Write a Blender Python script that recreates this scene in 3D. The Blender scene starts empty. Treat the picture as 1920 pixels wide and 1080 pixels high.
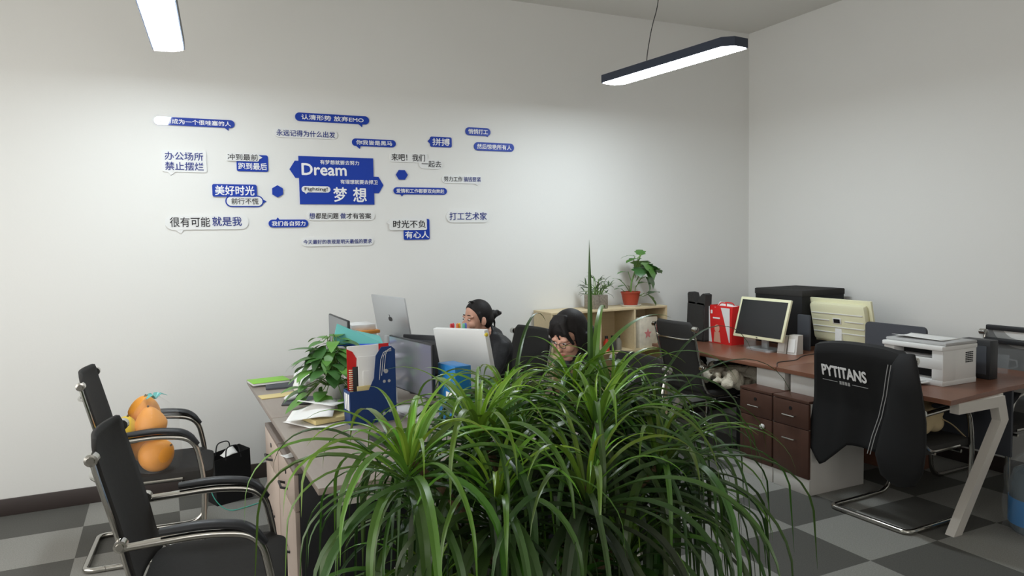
import bpy, bmesh, math, random
from mathutils import Vector, Matrix, Euler
random.seed(7)
PI = math.pi
SC = bpy.context.scene
COL = SC.collection

# ------------------------------------------------------------------ camera, world, exposure
cam_d = bpy.data.cameras.new('camera')
cam_d.sensor_width = 36.0
cam_d.lens = 1365.0 / 1920.0 * 36.0
cam_d.clip_start = 0.05
cam = bpy.data.objects.new('camera', cam_d)
COL.objects.link(cam)
R = Matrix(((0.90042442, 0.04407007, -0.43277441, 0.0),
            (-0.43462968, 0.04941267, -0.8992527, 0.0),
            (-0.01824559, 0.9978057, 0.06364653, 1.627),
            (0, 0, 0, 1)))
cam.matrix_world = R
SC.camera = cam

w = bpy.data.worlds.new('world')
SC.world = w
w.use_nodes = True
w.node_tree.nodes['Background'].inputs[0].default_value = (0.92, 0.89, 0.85, 1)
w.node_tree.nodes['Background'].inputs[1].default_value = 3.5
SC.view_settings.view_transform = 'Standard'
SC.view_settings.look = 'None'
SC.view_settings.exposure = 0.0
SC.view_settings.gamma = 1.0
SC.view_settings.use_curve_mapping = False
LAMP_POWER = 43.0


# ------------------------------------------------------------------ helpers
def lin(c):
    return tuple(((v / 255.0) / 12.92 if v / 255.0 <= 0.04045 else ((v / 255.0 + 0.055) / 1.055) ** 2.4) for v in c)


MATS = {}


def mat(name, rgb, rough=0.5, metal=0.0, var=0.0, vscale=8.0, stretch=None, bump=0.0, bscale=60.0, spec=0.5,
        transl=0.0, alpha=1.0, transm=0.0, ior=1.45, emit=0.0, coat=0.0, sheen=0.0):
    m = bpy.data.materials.new(name)
    m.use_nodes = True
    nt = m.node_tree
    p = nt.nodes['Principled BSDF']
    c = lin(rgb)
    p.inputs['Base Color'].default_value = (*c, 1)
    p.inputs['Roughness'].default_value = rough
    p.inputs['Metallic'].default_value = metal
    p.inputs['Specular IOR Level'].default_value = spec
    p.inputs['Alpha'].default_value = alpha
    p.inputs['Transmission Weight'].default_value = transm
    p.inputs['IOR'].default_value = ior
    p.inputs['Coat Weight'].default_value = coat
    p.inputs['Sheen Weight'].default_value = sheen
    if emit:
        p.inputs['Emission Color'].default_value = (*c, 1)
        p.inputs['Emission Strength'].default_value = emit
    if var or bump:
        tc = nt.nodes.new('ShaderNodeTexCoord')
        mp = nt.nodes.new('ShaderNodeMapping')
        nt.links.new(tc.outputs['Object'], mp.inputs[0])
        if stretch:
            mp.inputs['Scale'].default_value = stretch
    if var:
        n = nt.nodes.new('ShaderNodeTexNoise')
        n.inputs['Scale'].default_value = vscale
        n.inputs['Detail'].default_value = 5
        nt.links.new(mp.outputs[0], n.inputs['Vector'])
        mx = nt.nodes.new('ShaderNodeMix')
        mx.data_type = 'RGBA'
        mx.inputs['A'].default_value = (*[min(1, v * (1 + var)) for v in c], 1)
        mx.inputs['B'].default_value = (*[v * (1 - var) for v in c], 1)
        nt.links.new(n.outputs['Fac'], mx.inputs['Factor'])
        nt.links.new(mx.outputs['Result'], p.inputs['Base Color'])
    if bump:
        n2 = nt.nodes.new('ShaderNodeTexNoise')
        n2.inputs['Scale'].default_value = bscale
        nt.links.new(tc.outputs['Object'], n2.inputs['Vector'])
        b = nt.nodes.new('ShaderNodeBump')
        b.inputs['Strength'].default_value = bump
        b.inputs['Distance'].default_value = 0.01
        nt.links.new(n2.outputs['Fac'], b.inputs['Height'])
        nt.links.new(b.outputs[0], p.inputs['Normal'])
    if transl:
        tr = nt.nodes.new('ShaderNodeBsdfTranslucent')
        tr.inputs[0].default_value = (*c, 1)
        ms = nt.nodes.new('ShaderNodeMixShader')
        ms.inputs[0].default_value = transl
        out = nt.nodes['Material Output']
        nt.links.new(p.outputs[0], ms.inputs[1])
        nt.links.new(tr.outputs[0], ms.inputs[2])
        nt.links.new(ms.outputs[0], out.inputs[0])
    MATS[name] = m
    return m


def leaf_mat(name, rough=0.35, transl=0.22):
    m = bpy.data.materials.new(name)
    m.use_nodes = True
    nt = m.node_tree
    p = nt.nodes['Principled BSDF']
    p.inputs['Roughness'].default_value = rough
    a = nt.nodes.new('ShaderNodeAttribute')
    a.attribute_name = 'leaf_colour'
    nt.links.new(a.outputs['Color'], p.inputs['Base Color'])
    tr = nt.nodes.new('ShaderNodeBsdfTranslucent')
    nt.links.new(a.outputs['Color'], tr.inputs[0])
    ms = nt.nodes.new('ShaderNodeMixShader')
    ms.inputs[0].default_value = transl
    nt.links.new(p.outputs[0], ms.inputs[1])
    nt.links.new(tr.outputs[0], ms.inputs[2])
    nt.links.new(ms.outputs[0], nt.nodes['Material Output'].inputs[0])
    return m


class B:
    """collects geometry for ONE mesh object"""

    def __init__(s):
        s.bm = bmesh.new()
        s.lay = None

    def _x(s, verts, M):
        if M is not None:
            for v in verts:
                v.co = M @ v.co

    def box(s, c, size, M=None, bev=0.0, seg=2, mi=0):
        r = bmesh.ops.create_cube(s.bm, size=1.0)
        vs = r['verts']
        for v in vs:
            v.co = Vector((v.co.x * size[0], v.co.y * size[1], v.co.z * size[2]))
        fs = set(f for v in vs for f in v.link_faces)
        if bev > 0:
            es = list(set(e for v in vs for e in v.link_edges))
            q = bmesh.ops.bevel(s.bm, geom=es, offset=bev, segments=seg, affect='EDGES', profile=0.5)
            vs = list(set(q['verts']) | set(v for v in vs if v.is_valid))
            fs = set(f for v in vs for f in v.link_faces)
        for f in fs:
            f.material_index = mi
        for v in vs:
            if M is not None:
                v.co = M @ v.co
            v.co += Vector(c)
        return s

    def box2(s, a, b, bev=0.0, seg=2, mi=0):
        c = [(a[i] + b[i]) / 2 for i in range(3)]
        return s.box(c, [abs(b[i] - a[i]) for i in range(3)], None, bev, seg, mi)

    def tube(s, pts, r, n=10, cap=True, mi=0, flat=None):
        pts = [Vector(p) for p in pts]
        rr = r if isinstance(r, (list, tuple)) else [r] * len(pts)
        rings = []
        up = None
        for i, p in enumerate(pts):
            if i == 0:
                t = pts[1] - p
            elif i == len(pts) - 1:
                t = p - pts[i - 1]
            else:
                t = (pts[i + 1] - p).normalized() + (p - pts[i - 1]).normalized()
            if t.length < 1e-9:
                t = Vector((0, 0, 1))
            t.normalize()
            if up is None:
                up = Vector((0, 0, 1)) if abs(t.z) < 0.9 else Vector((1, 0, 0))
            side = t.cross(up)
            if side.length < 1e-6:
                side = t.cross(Vector((0, 1, 0)))
            side.normalize()
            u2 = side.cross(t).normalized()
            up = u2
            k = (1, 1) if flat is None else flat
            rings.append([s.bm.verts.new(p + (side * math.cos(2 * PI * j / n) * k[0] + u2 * math.sin(2 * PI * j / n) * k[1]) * rr[i])
                          for j in range(n)])
        for a, b in zip(rings[:-1], rings[1:]):
            for j in range(n):
                f = s.bm.faces.new((a[j], a[(j + 1) % n], b[(j + 1) % n], b[j]))
                f.material_index = mi
        if cap:
            for q in (rings[0][::-1], rings[-1]):
                f = s.bm.faces.new(q)
                f.material_index = mi
        return s

    def lathe(s, prof, c=(0, 0, 0), n=24, M=None, mi=0):
        rings = []
        new = []
        for (r, z) in prof:
            if r < 1e-6:
                v = s.bm.verts.new((0, 0, z))
                new.append(v)
                rings.append([v])
            else:
                ring = [s.bm.verts.new((r * math.cos(2 * PI * j / n), r * math.sin(2 * PI * j / n), z)) for j in range(n)]
                new += ring
                rings.append(ring)
        for a, b in zip(rings[:-1], rings[1:]):
            for j in range(n):
                q = []
                for v in (a[j % len(a)], a[(j + 1) % len(a)], b[(j + 1) % len(b)], b[j % len(b)]):
                    if v not in q:
                        q.append(v)
                if len(q) >= 3:
                    f = s.bm.faces.new(q)
                    f.material_index = mi
        for v in new:
            if M is not None:
                v.co = M @ v.co
            v.co += Vector(c)
        return s

    def ell(s, c, r, M=None, u=20, v=14, mi=0):
        q = bmesh.ops.create_uvsphere(s.bm, u_segments=u, v_segments=v, radius=1.0)
        for x in q['verts']:
            x.co = Vector((x.co.x * r[0], x.co.y * r[1], x.co.z * r[2]))
            if M is not None:
                x.co = M @ x.co
            x.co += Vector(c)
        for f in set(f for x in q['verts'] for f in x.link_faces):
            f.material_index = mi
        return s

    def prism(s, poly, h, M=None, mi=0):
        """poly in local XY, extruded 0..h along local Z, then M"""
        lo = [s.bm.verts.new((x, y, 0)) for x, y in poly]
        hi = [s.bm.verts.new((x, y, h)) for x, y in poly]
        fs = [s.bm.faces.new(lo[::-1]), s.bm.faces.new(hi)]
        n = len(poly)
        for i in range(n):
            fs.append(s.bm.faces.new((lo[i], lo[(i + 1) % n], hi[(i + 1) % n], hi[i])))
        for f in fs:
            f.material_index = mi
        s._x(lo + hi, M)
        return s

    def grid(s, fn, nu, nv, mi=0):
        vs = [[s.bm.verts.new(fn(i / nu, j / nv)) for j in range(nv + 1)] for i in range(nu + 1)]
        for i in range(nu):
            for j in range(nv):
                f = s.bm.faces.new((vs[i][j], vs[i + 1][j], vs[i + 1][j + 1], vs[i][j + 1]))
                f.material_index = mi
        return s

    def obj(s, name, mats, parent=None, loc=None, rot=None, smooth=True, ang=0.7, solid=0.0, sub=0):
        bm = s.bm
        bmesh.ops.recalc_face_normals(bm, faces=bm.faces)
        if smooth:
            for f in bm.faces:
                f.smooth = True
            for e in bm.edges:
                if len(e.link_faces) == 2 and e.calc_face_angle(0) > ang:
                    e.smooth = False
        me = bpy.data.meshes.new(name)
        bm.to_mesh(me)
        bm.free()
        for m in (mats if isinstance(mats, (list, tuple)) else [mats]):
            me.materials.append(m)
        o = bpy.data.objects.new(name, me)
        COL.objects.link(o)
        if parent is not None:
            o.parent = parent
        if loc is not None:
            o.location = loc
        if rot is not None:
            o.rotation_euler = rot
        if solid:
            md = o.modifiers.new('thickness', 'SOLIDIFY')
            md.thickness = solid
            md.offset = 0
        if sub:
            md = o.modifiers.new('smooth', 'SUBSURF')
            md.levels = sub
            md.render_levels = sub
        return o


def tag(o, label, cat, group=None, kind=None):
    o['label'] = label
    o['category'] = cat
    if group:
        o['group'] = group
    if kind:
        o['kind'] = kind
    return o


def thing(name, label, cat, loc=(0, 0, 0), rz=0.0, group=None):
    o = bpy.data.objects.new(name, None)
    o.empty_display_size = 0.05
    COL.objects.link(o)
    o.location = loc
    o.rotation_euler = (0, 0, rz)
    return tag(o, label, cat, group)


def struct(o, label=None):
    o['kind'] = 'structure'
    if label:
        o['label'] = label
    return o


def copy_tree(o, parent=None):
    c = o.copy()
    COL.objects.link(c)
    if parent is not None:
        c.parent = parent
    for ch in list(o.children):
        copy_tree(ch, c)
    return c


def bend(pts, r=0.05, n=5):
    """round the corners of a polyline"""
    pts = [Vector(p) for p in pts]
    out = [pts[0]]
    for i in range(1, len(pts) - 1):
        a, b, c = pts[i - 1], pts[i], pts[i + 1]
        d1, d2 = (a - b), (c - b)
        k = min(r, d1.length * 0.48, d2.length * 0.48)
        p0, p2 = b + d1.normalized() * k, b + d2.normalized() * k
        for j in range(n + 1):
            t = j / n
            out.append(p0 * (1 - t) ** 2 + b * 2 * t * (1 - t) + p2 * t * t)
    out.append(pts[-1])
    return out


def rrect(x0, x1, y0, y1, r, n=6):
    r = min(r, (x1 - x0) / 2 - 1e-5, (y1 - y0) / 2 - 1e-5)
    out = []
    for cx, cy, a0 in ((x1 - r, y0 + r, -PI / 2), (x1 - r, y1 - r, 0), (x0 + r, y1 - r, PI / 2), (x0 + r, y0 + r, PI)):
        for j in range(n + 1):
            a = a0 + PI / 2 * j / n
            out.append((cx + r * math.cos(a), cy + r * math.sin(a)))
    return out


def remeshed(bm_builder, voxel, smooth_it=3):
    me = bpy.data.meshes.new('tmp')
    bm_builder.bm.to_mesh(me)
    bm_builder.bm.free()
    o = bpy.data.objects.new('tmp', me)
    COL.objects.link(o)
    md = o.modifiers.new('r', 'REMESH')
    md.mode = 'VOXEL'
    md.voxel_size = voxel
    if smooth_it:
        ms = o.modifiers.new('s', 'SMOOTH')
        ms.factor = 0.5
        ms.iterations = smooth_it
    dg = bpy.context.evaluated_depsgraph_get()
    dg.update()
    res = bpy.data.meshes.new_from_object(o.evaluated_get(dg))
    bpy.data.objects.remove(o)
    bpy.data.meshes.remove(me)
    bm = bmesh.new()
    bm.from_mesh(res)
    seen, best = set(), []
    for v in bm.verts:
        if v in seen:
            continue
        st, isl = [v], []
        seen.add(v)
        while st:
            q = st.pop()
            isl.append(q)
            for ed in q.link_edges:
                o2 = ed.other_vert(q)
                if o2 not in seen:
                    seen.add(o2)
                    st.append(o2)
        if len(isl) > len(best):
            best = isl
    keep = set(best)
    bmesh.ops.delete(bm, geom=[v for v in bm.verts if v not in keep], context='VERTS')
    bm.to_mesh(res)
    bm.free()
    for p in res.polygons:
        p.use_smooth = True
    return res


def mesh_obj(name, me, m, parent=None):
    me.name = name
    me.materials.clear()
    me.materials.append(m)
    o = bpy.data.objects.new(name, me)
    COL.objects.link(o)
    if parent is not None:
        o.parent = parent
    return o


TXT = {}


def text_obj(name, body, w, h, m, parent, M, bold=0.0, ext=0.002, slant=0.0):
    """lettering fitted to a w x h box centred on the origin of M (local XY, facing +Z)"""
    cu = bpy.data.curves.new('txt', 'FONT')
    cu.body = body
    cu.shear = slant
    cu.resolution_u = 3
    o = bpy.data.objects.new('txt', cu)
    COL.objects.link(o)
    dg = bpy.context.evaluated_depsgraph_get()
    dg.update()
    me = bpy.data.meshes.new_from_object(o.evaluated_get(dg))
    bpy.data.objects.remove(o)
    bpy.data.curves.remove(cu)
    xs = [v.co.x for v in me.vertices]
    ys = [v.co.y for v in me.vertices]
    x0, x1, y0, y1 = min(xs), max(xs), min(ys), max(ys)
    for v in me.vertices:
        v.co = Vector(((v.co.x - (x0 + x1) / 2) / (x1 - x0) * w, (v.co.y - (y0 + y1) / 2) / (y1 - y0) * h, 0))
    bm = bmesh.new()
    k = bold * w / (x1 - x0)
    shifts = [(0, 0)] if bold <= 0 else [(-k, 0), (k, 0), (0, k), (0, -k), (0, 0)]
    for i, (dx, dy) in enumerate(shifts):
        b2 = bmesh.new()
        b2.from_mesh(me)
        r = bmesh.ops.extrude_face_region(b2, geom=list(b2.faces))
        for v in r['geom']:
            if isinstance(v, bmesh.types.BMVert):
                v.co.z += ext + 0.00025 * i
        for v in b2.verts:
            v.co.x += dx
            v.co.y += dy
        bmesh.ops.recalc_face_normals(b2, faces=b2.faces)
        tmp = bpy.data.meshes.new('t')
        b2.to_mesh(tmp)
        b2.free()
        bm.from_mesh(tmp)
        bpy.data.meshes.remove(tmp)
    for f in bm.faces:
        f.smooth = False
    bm.transform(M)
    bm.to_mesh(me)
    bm.free()
    return mesh_obj(name, me, m, parent)


def skin_mesh(chains, root=None, levels=1):
    """chains: list of list of (pos, radius). A point given twice (same position) is shared."""
    bm = bmesh.new()
    lay = bm.verts.layers.skin.verify()
    d = {}
    first = None

    def V(p, r):
        k = tuple(round(x, 5) for x in p)
        if k not in d:
            v = bm.verts.new(p)
            v[lay].radius = (r, r)
            d[k] = v
        return d[k]
    for ch in chains:
        pv = None
        for p, r in ch:
            v = V(p, r)
            if first is None:
                first = v
                v[lay].use_root = True
            if pv is not None and pv is not v and bm.edges.get((pv, v)) is None:
                bm.edges.new((pv, v))
            pv = v
    me = bpy.data.meshes.new('sk')
    bm.to_mesh(me)
    bm.free()
    o = bpy.data.objects.new('sk', me)
    COL.objects.link(o)
    o.modifiers.new('skin', 'SKIN')
    sb = o.modifiers.new('sub', 'SUBSURF')
    sb.levels = levels
    dg = bpy.context.evaluated_depsgraph_get()
    dg.update()
    res = bpy.data.meshes.new_from_object(o.evaluated_get(dg))
    bpy.data.objects.remove(o)
    bpy.data.meshes.remove(me)
    return res


# ------------------------------------------------------------------ materials
M_wall = mat('wall_paint', (226, 226, 223), 0.75, var=0.015, vscale=1.2, bump=0.04, bscale=90)
M_ceil = mat('ceiling_paint', (222, 221, 216), 0.9)
M_base = mat('dark_skirting', (58, 50, 48), 0.5)
M_chrome = mat('chrome', (196, 194, 188), 0.16, 1.0)
M_black_fab = mat('black_mesh_fabric', (60, 59, 58), 0.95, var=0.1, vscale=60, bump=0.25, bscale=500, spec=0.2)
M_black_pl = mat('black_plastic', (40, 41, 44), 0.45)
M_dark_grey = mat('dark_grey_board', (70, 73, 80), 0.6)
M_wood_r = mat('red_brown_wood', (122, 82, 64), 0.32, var=0.22, vscale=5, stretch=(14, 1.2, 14))
M_wood_cab = mat('walnut_veneer', (80, 54, 44), 0.42, var=0.2, vscale=4, stretch=(12, 12, 1.0))
M_wood_l = mat('grey_oak_laminate', (146, 135, 126), 0.36, var=0.10, vscale=5, stretch=(12, 1.0, 12))
M_wood_lc = mat('pale_oak_veneer', (190, 174, 162), 0.45, var=0.08, vscale=4, stretch=(14, 14, 1.0))
M_edge = mat('taupe_edge', (128, 117, 110), 0.5)
M_white_metal = mat('white_metal', (205, 200, 192), 0.45)
M_white_lam = mat('white_laminate', (206, 203, 198), 0.5)
M_blue = mat('blue_acrylic', (30, 62, 162), 0.4, spec=0.3)
M_blue_gl = mat('glossy_blue_acrylic', (30, 62, 162), 0.05, spec=0.8, coat=0.5)
M_whitea = mat('white_acrylic', (226, 227, 226), 0.4)
M_let_white = mat('white_letters', (240, 240, 240), 0.4)
M_let_blue = mat('blue_letters', (42, 56, 130), 0.4)
M_let_black = mat('black_letters', (44, 42, 46), 0.4)
M_lampbody = mat('lamp_body', (46, 54, 70), 0.4)
M_white_pl = mat('white_plastic', (226, 226, 224), 0.4)
M_cream = mat('yellowed_plastic', (228, 226, 192), 0.45)
M_silver = mat('silver_aluminium', (190, 193, 196), 0.35, 0.6)
M_screen = mat('dark_screen', (42, 42, 44), 0.22)
M_gloss = mat('glossy_screen', (168, 168, 182), 0.10, 0.55)  # pale base colour stands in for the wall's reflection
M_grey_scr = mat('grey_screen', (128, 130, 132), 0.5)
M_paper = mat('paper', (232, 232, 230), 0.8)
M_red = mat('red_print', (214, 40, 40), 0.4)
M_blueboard = mat('navy_board', (34, 62, 116), 0.4)
M_teal = mat('teal_plastic', (110, 188, 184), 0.25, alpha=0.85)
M_skin = mat('skin', (214, 164, 142), 0.5)
M_hair = mat('black_hair', (30, 27, 27), 0.62, var=0.35, vscale=40, stretch=(1, 3, 8), bump=0.12, bscale=160, spec=0.3)
M_jacket = mat('black_jacket_fabric', (17, 17, 19), 0.7)
M_puffer = mat("black_puffer", (24, 24, 27), 0.6, bump=0.5, bscale=26)
M_trouser = mat('dark_trousers', (36, 38, 46), 0.8)
M_pine = mat('pine_board', (206, 188, 152), 0.5, var=0.1, vscale=4, stretch=(1, 12, 12))
M_terra = mat('terracotta', (166, 66, 44), 0.55)
M_soil = mat('soil', (52, 38, 28), 0.95)
M_glass = mat('clear_glass', (240, 245, 245), 0.03, transm=1.0)
M_clear = mat('clear_film', (225, 232, 236), 0.12, alpha=0.07)
M_leaf = leaf_mat('strap_leaf', 0.33, 0.14)
M_leaf2 = leaf_mat('broad_leaf', 0.38, 0.15)
M_bark = mat('bark', (112, 92, 68), 0.9)
M_yellow = mat('manila', (214, 196, 140), 0.7)
M_green = mat('lime_cover', (134, 196, 62), 0.5)
M_cloth_cream = mat('cream_cloth', (206, 186, 146), 0.9)
M_fluff = mat('cream_fleece', (198, 190, 172), 1.0, bump=0.8, bscale=120)
M_pomelo = mat('pomelo_peel', (240, 160, 58), 0.5, bump=0.15, bscale=250)
M_pomelo_y = mat('pale_pomelo_peel', (232, 200, 70), 0.5, bump=0.15, bscale=250)
M_blue_pl = mat('blue_folder', (38, 120, 184), 0.35)
M_grey_scan = mat('scanner_lid_grey', (178, 178, 178), 0.5)
M_lid_dark = mat('dark_slot', (20, 20, 22), 0.6)

m = bpy.data.materials.new('lit_diffuser')
m.use_nodes = True
p = m.node_tree.nodes['Principled BSDF']
p.inputs['Base Color'].default_value = (0.9, 0.9, 0.9, 1)
p.inputs['Emission Color'].default_value = (0.86, 0.95, 1.0, 1)
p.inputs['Emission Strength'].default_value = LAMP_POWER
M_lit = m
M_lit_bright = m.copy()
M_lit_bright.name = 'lit_diffuser_bright'
M_lit_bright.node_tree.nodes['Principled BSDF'].inputs['Emission Strength'].default_value = LAMP_POWER * 1.45

# carpet tiles
m = bpy.data.materials.new('carpet_tiles')
m.use_nodes = True
nt = m.node_tree
p = nt.nodes['Principled BSDF']
p.inputs['Roughness'].default_value = 0.9
tc = nt.nodes.new('ShaderNodeTexCoord')
mp = nt.nodes.new('ShaderNodeMapping')
mp.inputs['Location'].default_value = (-3.133 / 0.516, -2.92 / 0.49, 0.5)
mp.inputs['Scale'].default_value = (1 / 0.516, 1 / 0.49, 0.0)
ck = nt.nodes.new('ShaderNodeTexChecker')
ck.inputs['Scale'].default_value = 1.0
ck.inputs['Color1'].default_value = (*lin((138, 137, 132)), 1)
ck.inputs['Color2'].default_value = (*lin((82, 81, 77)), 1)
n1 = nt.nodes.new('ShaderNodeTexNoise')
n1.inputs['Scale'].default_value = 160
n1.inputs['Detail'].default_value = 3
mul = nt.nodes.new('ShaderNodeMix')
mul.data_type = 'RGBA'
mul.blend_type = 'MULTIPLY'
mul.inputs['Factor'].default_value = 1.0
rmp = nt.nodes.new('ShaderNodeMapRange')
rmp.inputs['From Min'].default_value = 0.3
rmp.inputs['From Max'].default_value = 0.7
rmp.inputs['To Min'].default_value = 0.82
rmp.inputs['To Max'].default_value = 1.12
nt.links.new(tc.outputs['Object'], mp.inputs[0])
nt.links.new(mp.outputs[0], ck.inputs['Vector'])
nt.links.new(tc.outputs['Object'], n1.inputs['Vector'])
nt.links.new(n1.outputs['Fac'], rmp.inputs['Value'])
nt.links.new(ck.outputs['Color'], mul.inputs['A'])
nt.links.new(rmp.outputs['Result'], mul.inputs['B'])
nt.links.new(mul.outputs['Result'], p.inputs['Base Color'])
M_floor = m

# ------------------------------------------------------------------ the room
X0, X1, Y0, Y1, ZC = -2.1, 5.09, -3.0, 5.32, 3.54
T = 0.1
struct(B().box2((X0 - T, Y0 - T, -0.1), (X1 + T, Y1 + T, 0)).obj('floor', M_floor, smooth=False), 'grey and charcoal checkered carpet tile floor')
struct(B().box2((X0 - T, Y0 - T, ZC), (X1 + T, Y1 + T, ZC + 0.1)).obj('ceiling', M_ceil, smooth=False))
struct(B().box2((X0 - T, Y1, 0), (X1 + T, Y1 + T, ZC)).obj('wall_back', M_wall, smooth=False))
struct(B().box2((X1, Y0, 0), (X1 + T, Y1, ZC)).obj('wall_right', M_wall, smooth=False))
LY0, LY1 = -0.4, 4.7
struct(B().box2((X0 - T, Y0, 0), (X0, LY0, ZC)).box2((X0 - T, LY1, 0), (X0, Y1, ZC)).box2((X0 - T, LY0, 0), (X0, LY1, 0.3)).box2((X0 - T, LY0, 2.9), (X0, LY1, ZC)).obj('wall_left', M_wall, smooth=False))
wf = B()
for q in range(5):
    yy = LY0 + (LY1 - LY0 - 0.05) * q / 4
    wf.box2((X0 - 0.08, yy, 0.3), (X0 - 0.02, yy + 0.05, 2.9))
for zz in (0.3, 2.85):
    wf.box2((X0 - 0.081, LY0, zz), (X0 - 0.019, LY1, zz + 0.05))
win = struct(wf.obj('added_window_2', M_white_metal, smooth=False))  # unseen window, added to bring daylight in from the left
B().box2((X0 - 0.052, LY0, 0.3), (X0 - 0.048, LY1, 2.9)).obj('pane', M_clear, win, smooth=False)
WX0, WX1, WZ0, WZ1 = -1.8, 1.6, 0.9, 2.9
struct(B().box2((X0 - T, Y0 - T, 0), (WX0, Y0, ZC)).box2((WX1, Y0 - T, 0), (X1 + T, Y0, ZC)).box2((WX0, Y0 - T, 0), (WX1, Y0, WZ0)).box2((WX0, Y0 - T, WZ1), (WX1, Y0, ZC)).obj('wall_front', M_wall, smooth=False))
wf = B()
for q in range(4):
    xx = WX0 + (WX1 - WX0 - 0.05) * q / 3
    wf.box2((xx, Y0 - 0.08, WZ0), (xx + 0.05, Y0 - 0.02, WZ1))
for zz in (WZ0, WZ1 - 0.05):
    wf.box2((WX0, Y0 - 0.08, zz), (WX1, Y0 - 0.02, zz + 0.05))
win = struct(wf.obj('added_window_1', M_white_metal, smooth=False))  # unseen window behind the camera, added to supply daylight
B().box2((WX0, Y0 - 0.052, WZ0), (WX1, Y0 - 0.048, WZ1)).obj('pane', M_clear, win, smooth=False)
for sx, sy, cc, rr in ((WX1 - WX0, 2.0, ((WX0 + WX1) / 2, Y0 - 0.09, 1.9), (PI / 2, 0, 0)), (LY1 - LY0, 2.6, (X0 - 0.09, (LY0 + LY1) / 2, 1.6), (PI / 2, 0, -PI / 2))):
    pd = bpy.data.lights.new('daylight_portal', 'AREA')  # guides sky light through the added openings
    pd.shape = 'RECTANGLE'
    pd.size, pd.size_y = sx, sy
    pd.cycles.is_portal = True
    po = bpy.data.objects.new('daylight_portal', pd)
    COL.objects.link(po)
    po.location = cc
    po.rotation_euler = rr
struct(B().box2((X0, Y1 - 0.015, 0), (X1, Y1, 0.105), bev=0.003).obj('baseboard_back', M_base))
struct(B().box2((X1 - 0.015, Y0, 0), (X1, Y1 - 0.015, 0.105), bev=0.003).obj('baseboard_right', M_base))


# ------------------------------------------------------------------ pendant lamps
def lamp(name, label, x, y, z, rz, ln, cords, label_group='slim pendant lamps'):
    t = thing(name, label, 'lamp', (x, y, z), rz, label_group)
    hw, hl, ch, H = 0.085, ln / 2, 0.055, 0.055
    poly = [(-hw, -hl + ch), (-hw + ch, -hl), (hw, -hl), (hw, hl - ch), (hw - ch, hl), (-hw, hl)]
    b = B()
    b.prism(poly, H)
    inner = [(px * 0.9, py * (1 - 0.008 / hl)) for px, py in poly]
    b.obj('housing', M_lampbody, t, smooth=False)
    b = B()
    b.prism(inner, 0.006, Matrix.Translation((0, 0, -0.006)))
    b.obj('diffuser', M_lit_bright if x > 2 else M_lit, t, smooth=False)
    for c in cords:
        b = B()
        b.tube(c, 0.003, 6)
        b.obj('hanging_cord', M_black_pl, t)
    return t


RL = math.radians(-6.5)
top = ZC - 2.75
lamp('pendant_lamp', 'long black pendant lamp glowing near the right wall on one visible curved cord', 3.05, 3.92, 2.75, math.radians(6.5), 1.16,
     [bend([(0.0, 0.2, 0.05), (0.0, 0.2, 0.1), (0.02, 0.2, 0.2), (0.05, 0.2, 0.32), (0.10, 0.2, 0.45), (0.115, 0.2, 0.55), (0.115, 0.2, top)], 0.08, 4)])
lamp('pendant_lamp', 'glowing pendant lamp cut off by the upper edge, above the blue wall slogans', 0.055, 4.08, 2.75, math.radians(-4), 1.16,
     [[(0.0, -0.4, 0.055), (0.0, -0.4, top)], [(0.0, -0.2, 0.055), (0.0, -0.2, top)]])

# ------------------------------------------------------------------ wall slogans
WY = Y1          # wall plane
WG = 'blue and white slogan plaques'


def wm(u, z, off):
    """local XY (x right, y up, z out of wall) placed on the back wall"""
    return Matrix(((1, 0, 0, u), (0, 0, -1, WY - off), (0, 1, 0, z), (0, 0, 0, 1)))


def tri(u, z, du, dz, wd):
    """tail triangle of a bubble: base on (u,z) of width wd, tip at offset"""
    if abs(dz) > abs(du) * 0.8:
        a, b, c = (u - wd / 2, z), (u + wd / 2, z), (u + du, z + dz)
    else:
        a, b, c = (u, z - wd / 2), (u, z + wd / 2), (u + du, z + dz)
    if (b[0] - a[0]) * (c[1] - a[1]) - (b[1] - a[1]) * (c[0] - a[0]) < 0:
        a, b = b, a
    return [a, b, c]


def plaque(t, name, m, polys, off=0.0, th=0.008, hexes=()):
    b = B()
    for i, q in enumerate(polys):
        b.prism(q, th - 0.0012 * i if i else th, wm(0, 0, off))
    b.obj(name, m, t, loc=-t.location, smooth=False)


def letters(t, body, box, m, off=0.008, bold=0.02, nm='lettering', slant=0.0):
    u0, u1, z0, z1 = box
    o = text_obj(nm, body, u1 - u0, z1 - z0, m, t, wm((u0 + u1) / 2, (z0 + z1) / 2, off), bold, 0.0015, slant)
    o.location = -t.location
    return o


def sign(label, u, z, parts, nm='wall_slogan'):
    t = thing(nm, label, 'wall sign', (u, WY, z), 0, WG)
    for pt in parts:
        if pt[0] == 'p':
            plaque(t, 'plaque', *pt[1:])
        else:
            letters(t, *pt[1:])
    if 'glaring' in label:
        for c in t.children:          # this plaque's lower edge stands a little off the wall
            c.location = Matrix.Rotation(-0.02, 3, 'X') @ c.location
            c.rotation_euler = (-0.02, 0, 0)
    return t


def pill(a):
    return rrect(a[0], a[1], a[2], a[3], (a[3] - a[2]) / 2)


def rect(a, r=0.012):
    return rrect(a[0], a[1], a[2], a[3], r)


def ins(a, fx, fz):
    w_, h_ = a[1] - a[0], a[3] - a[2]
    return (a[0] + w_ * fx, a[1] - w_ * fx, a[2] + h_ * fz, a[3] - h_ * fz)


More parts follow.
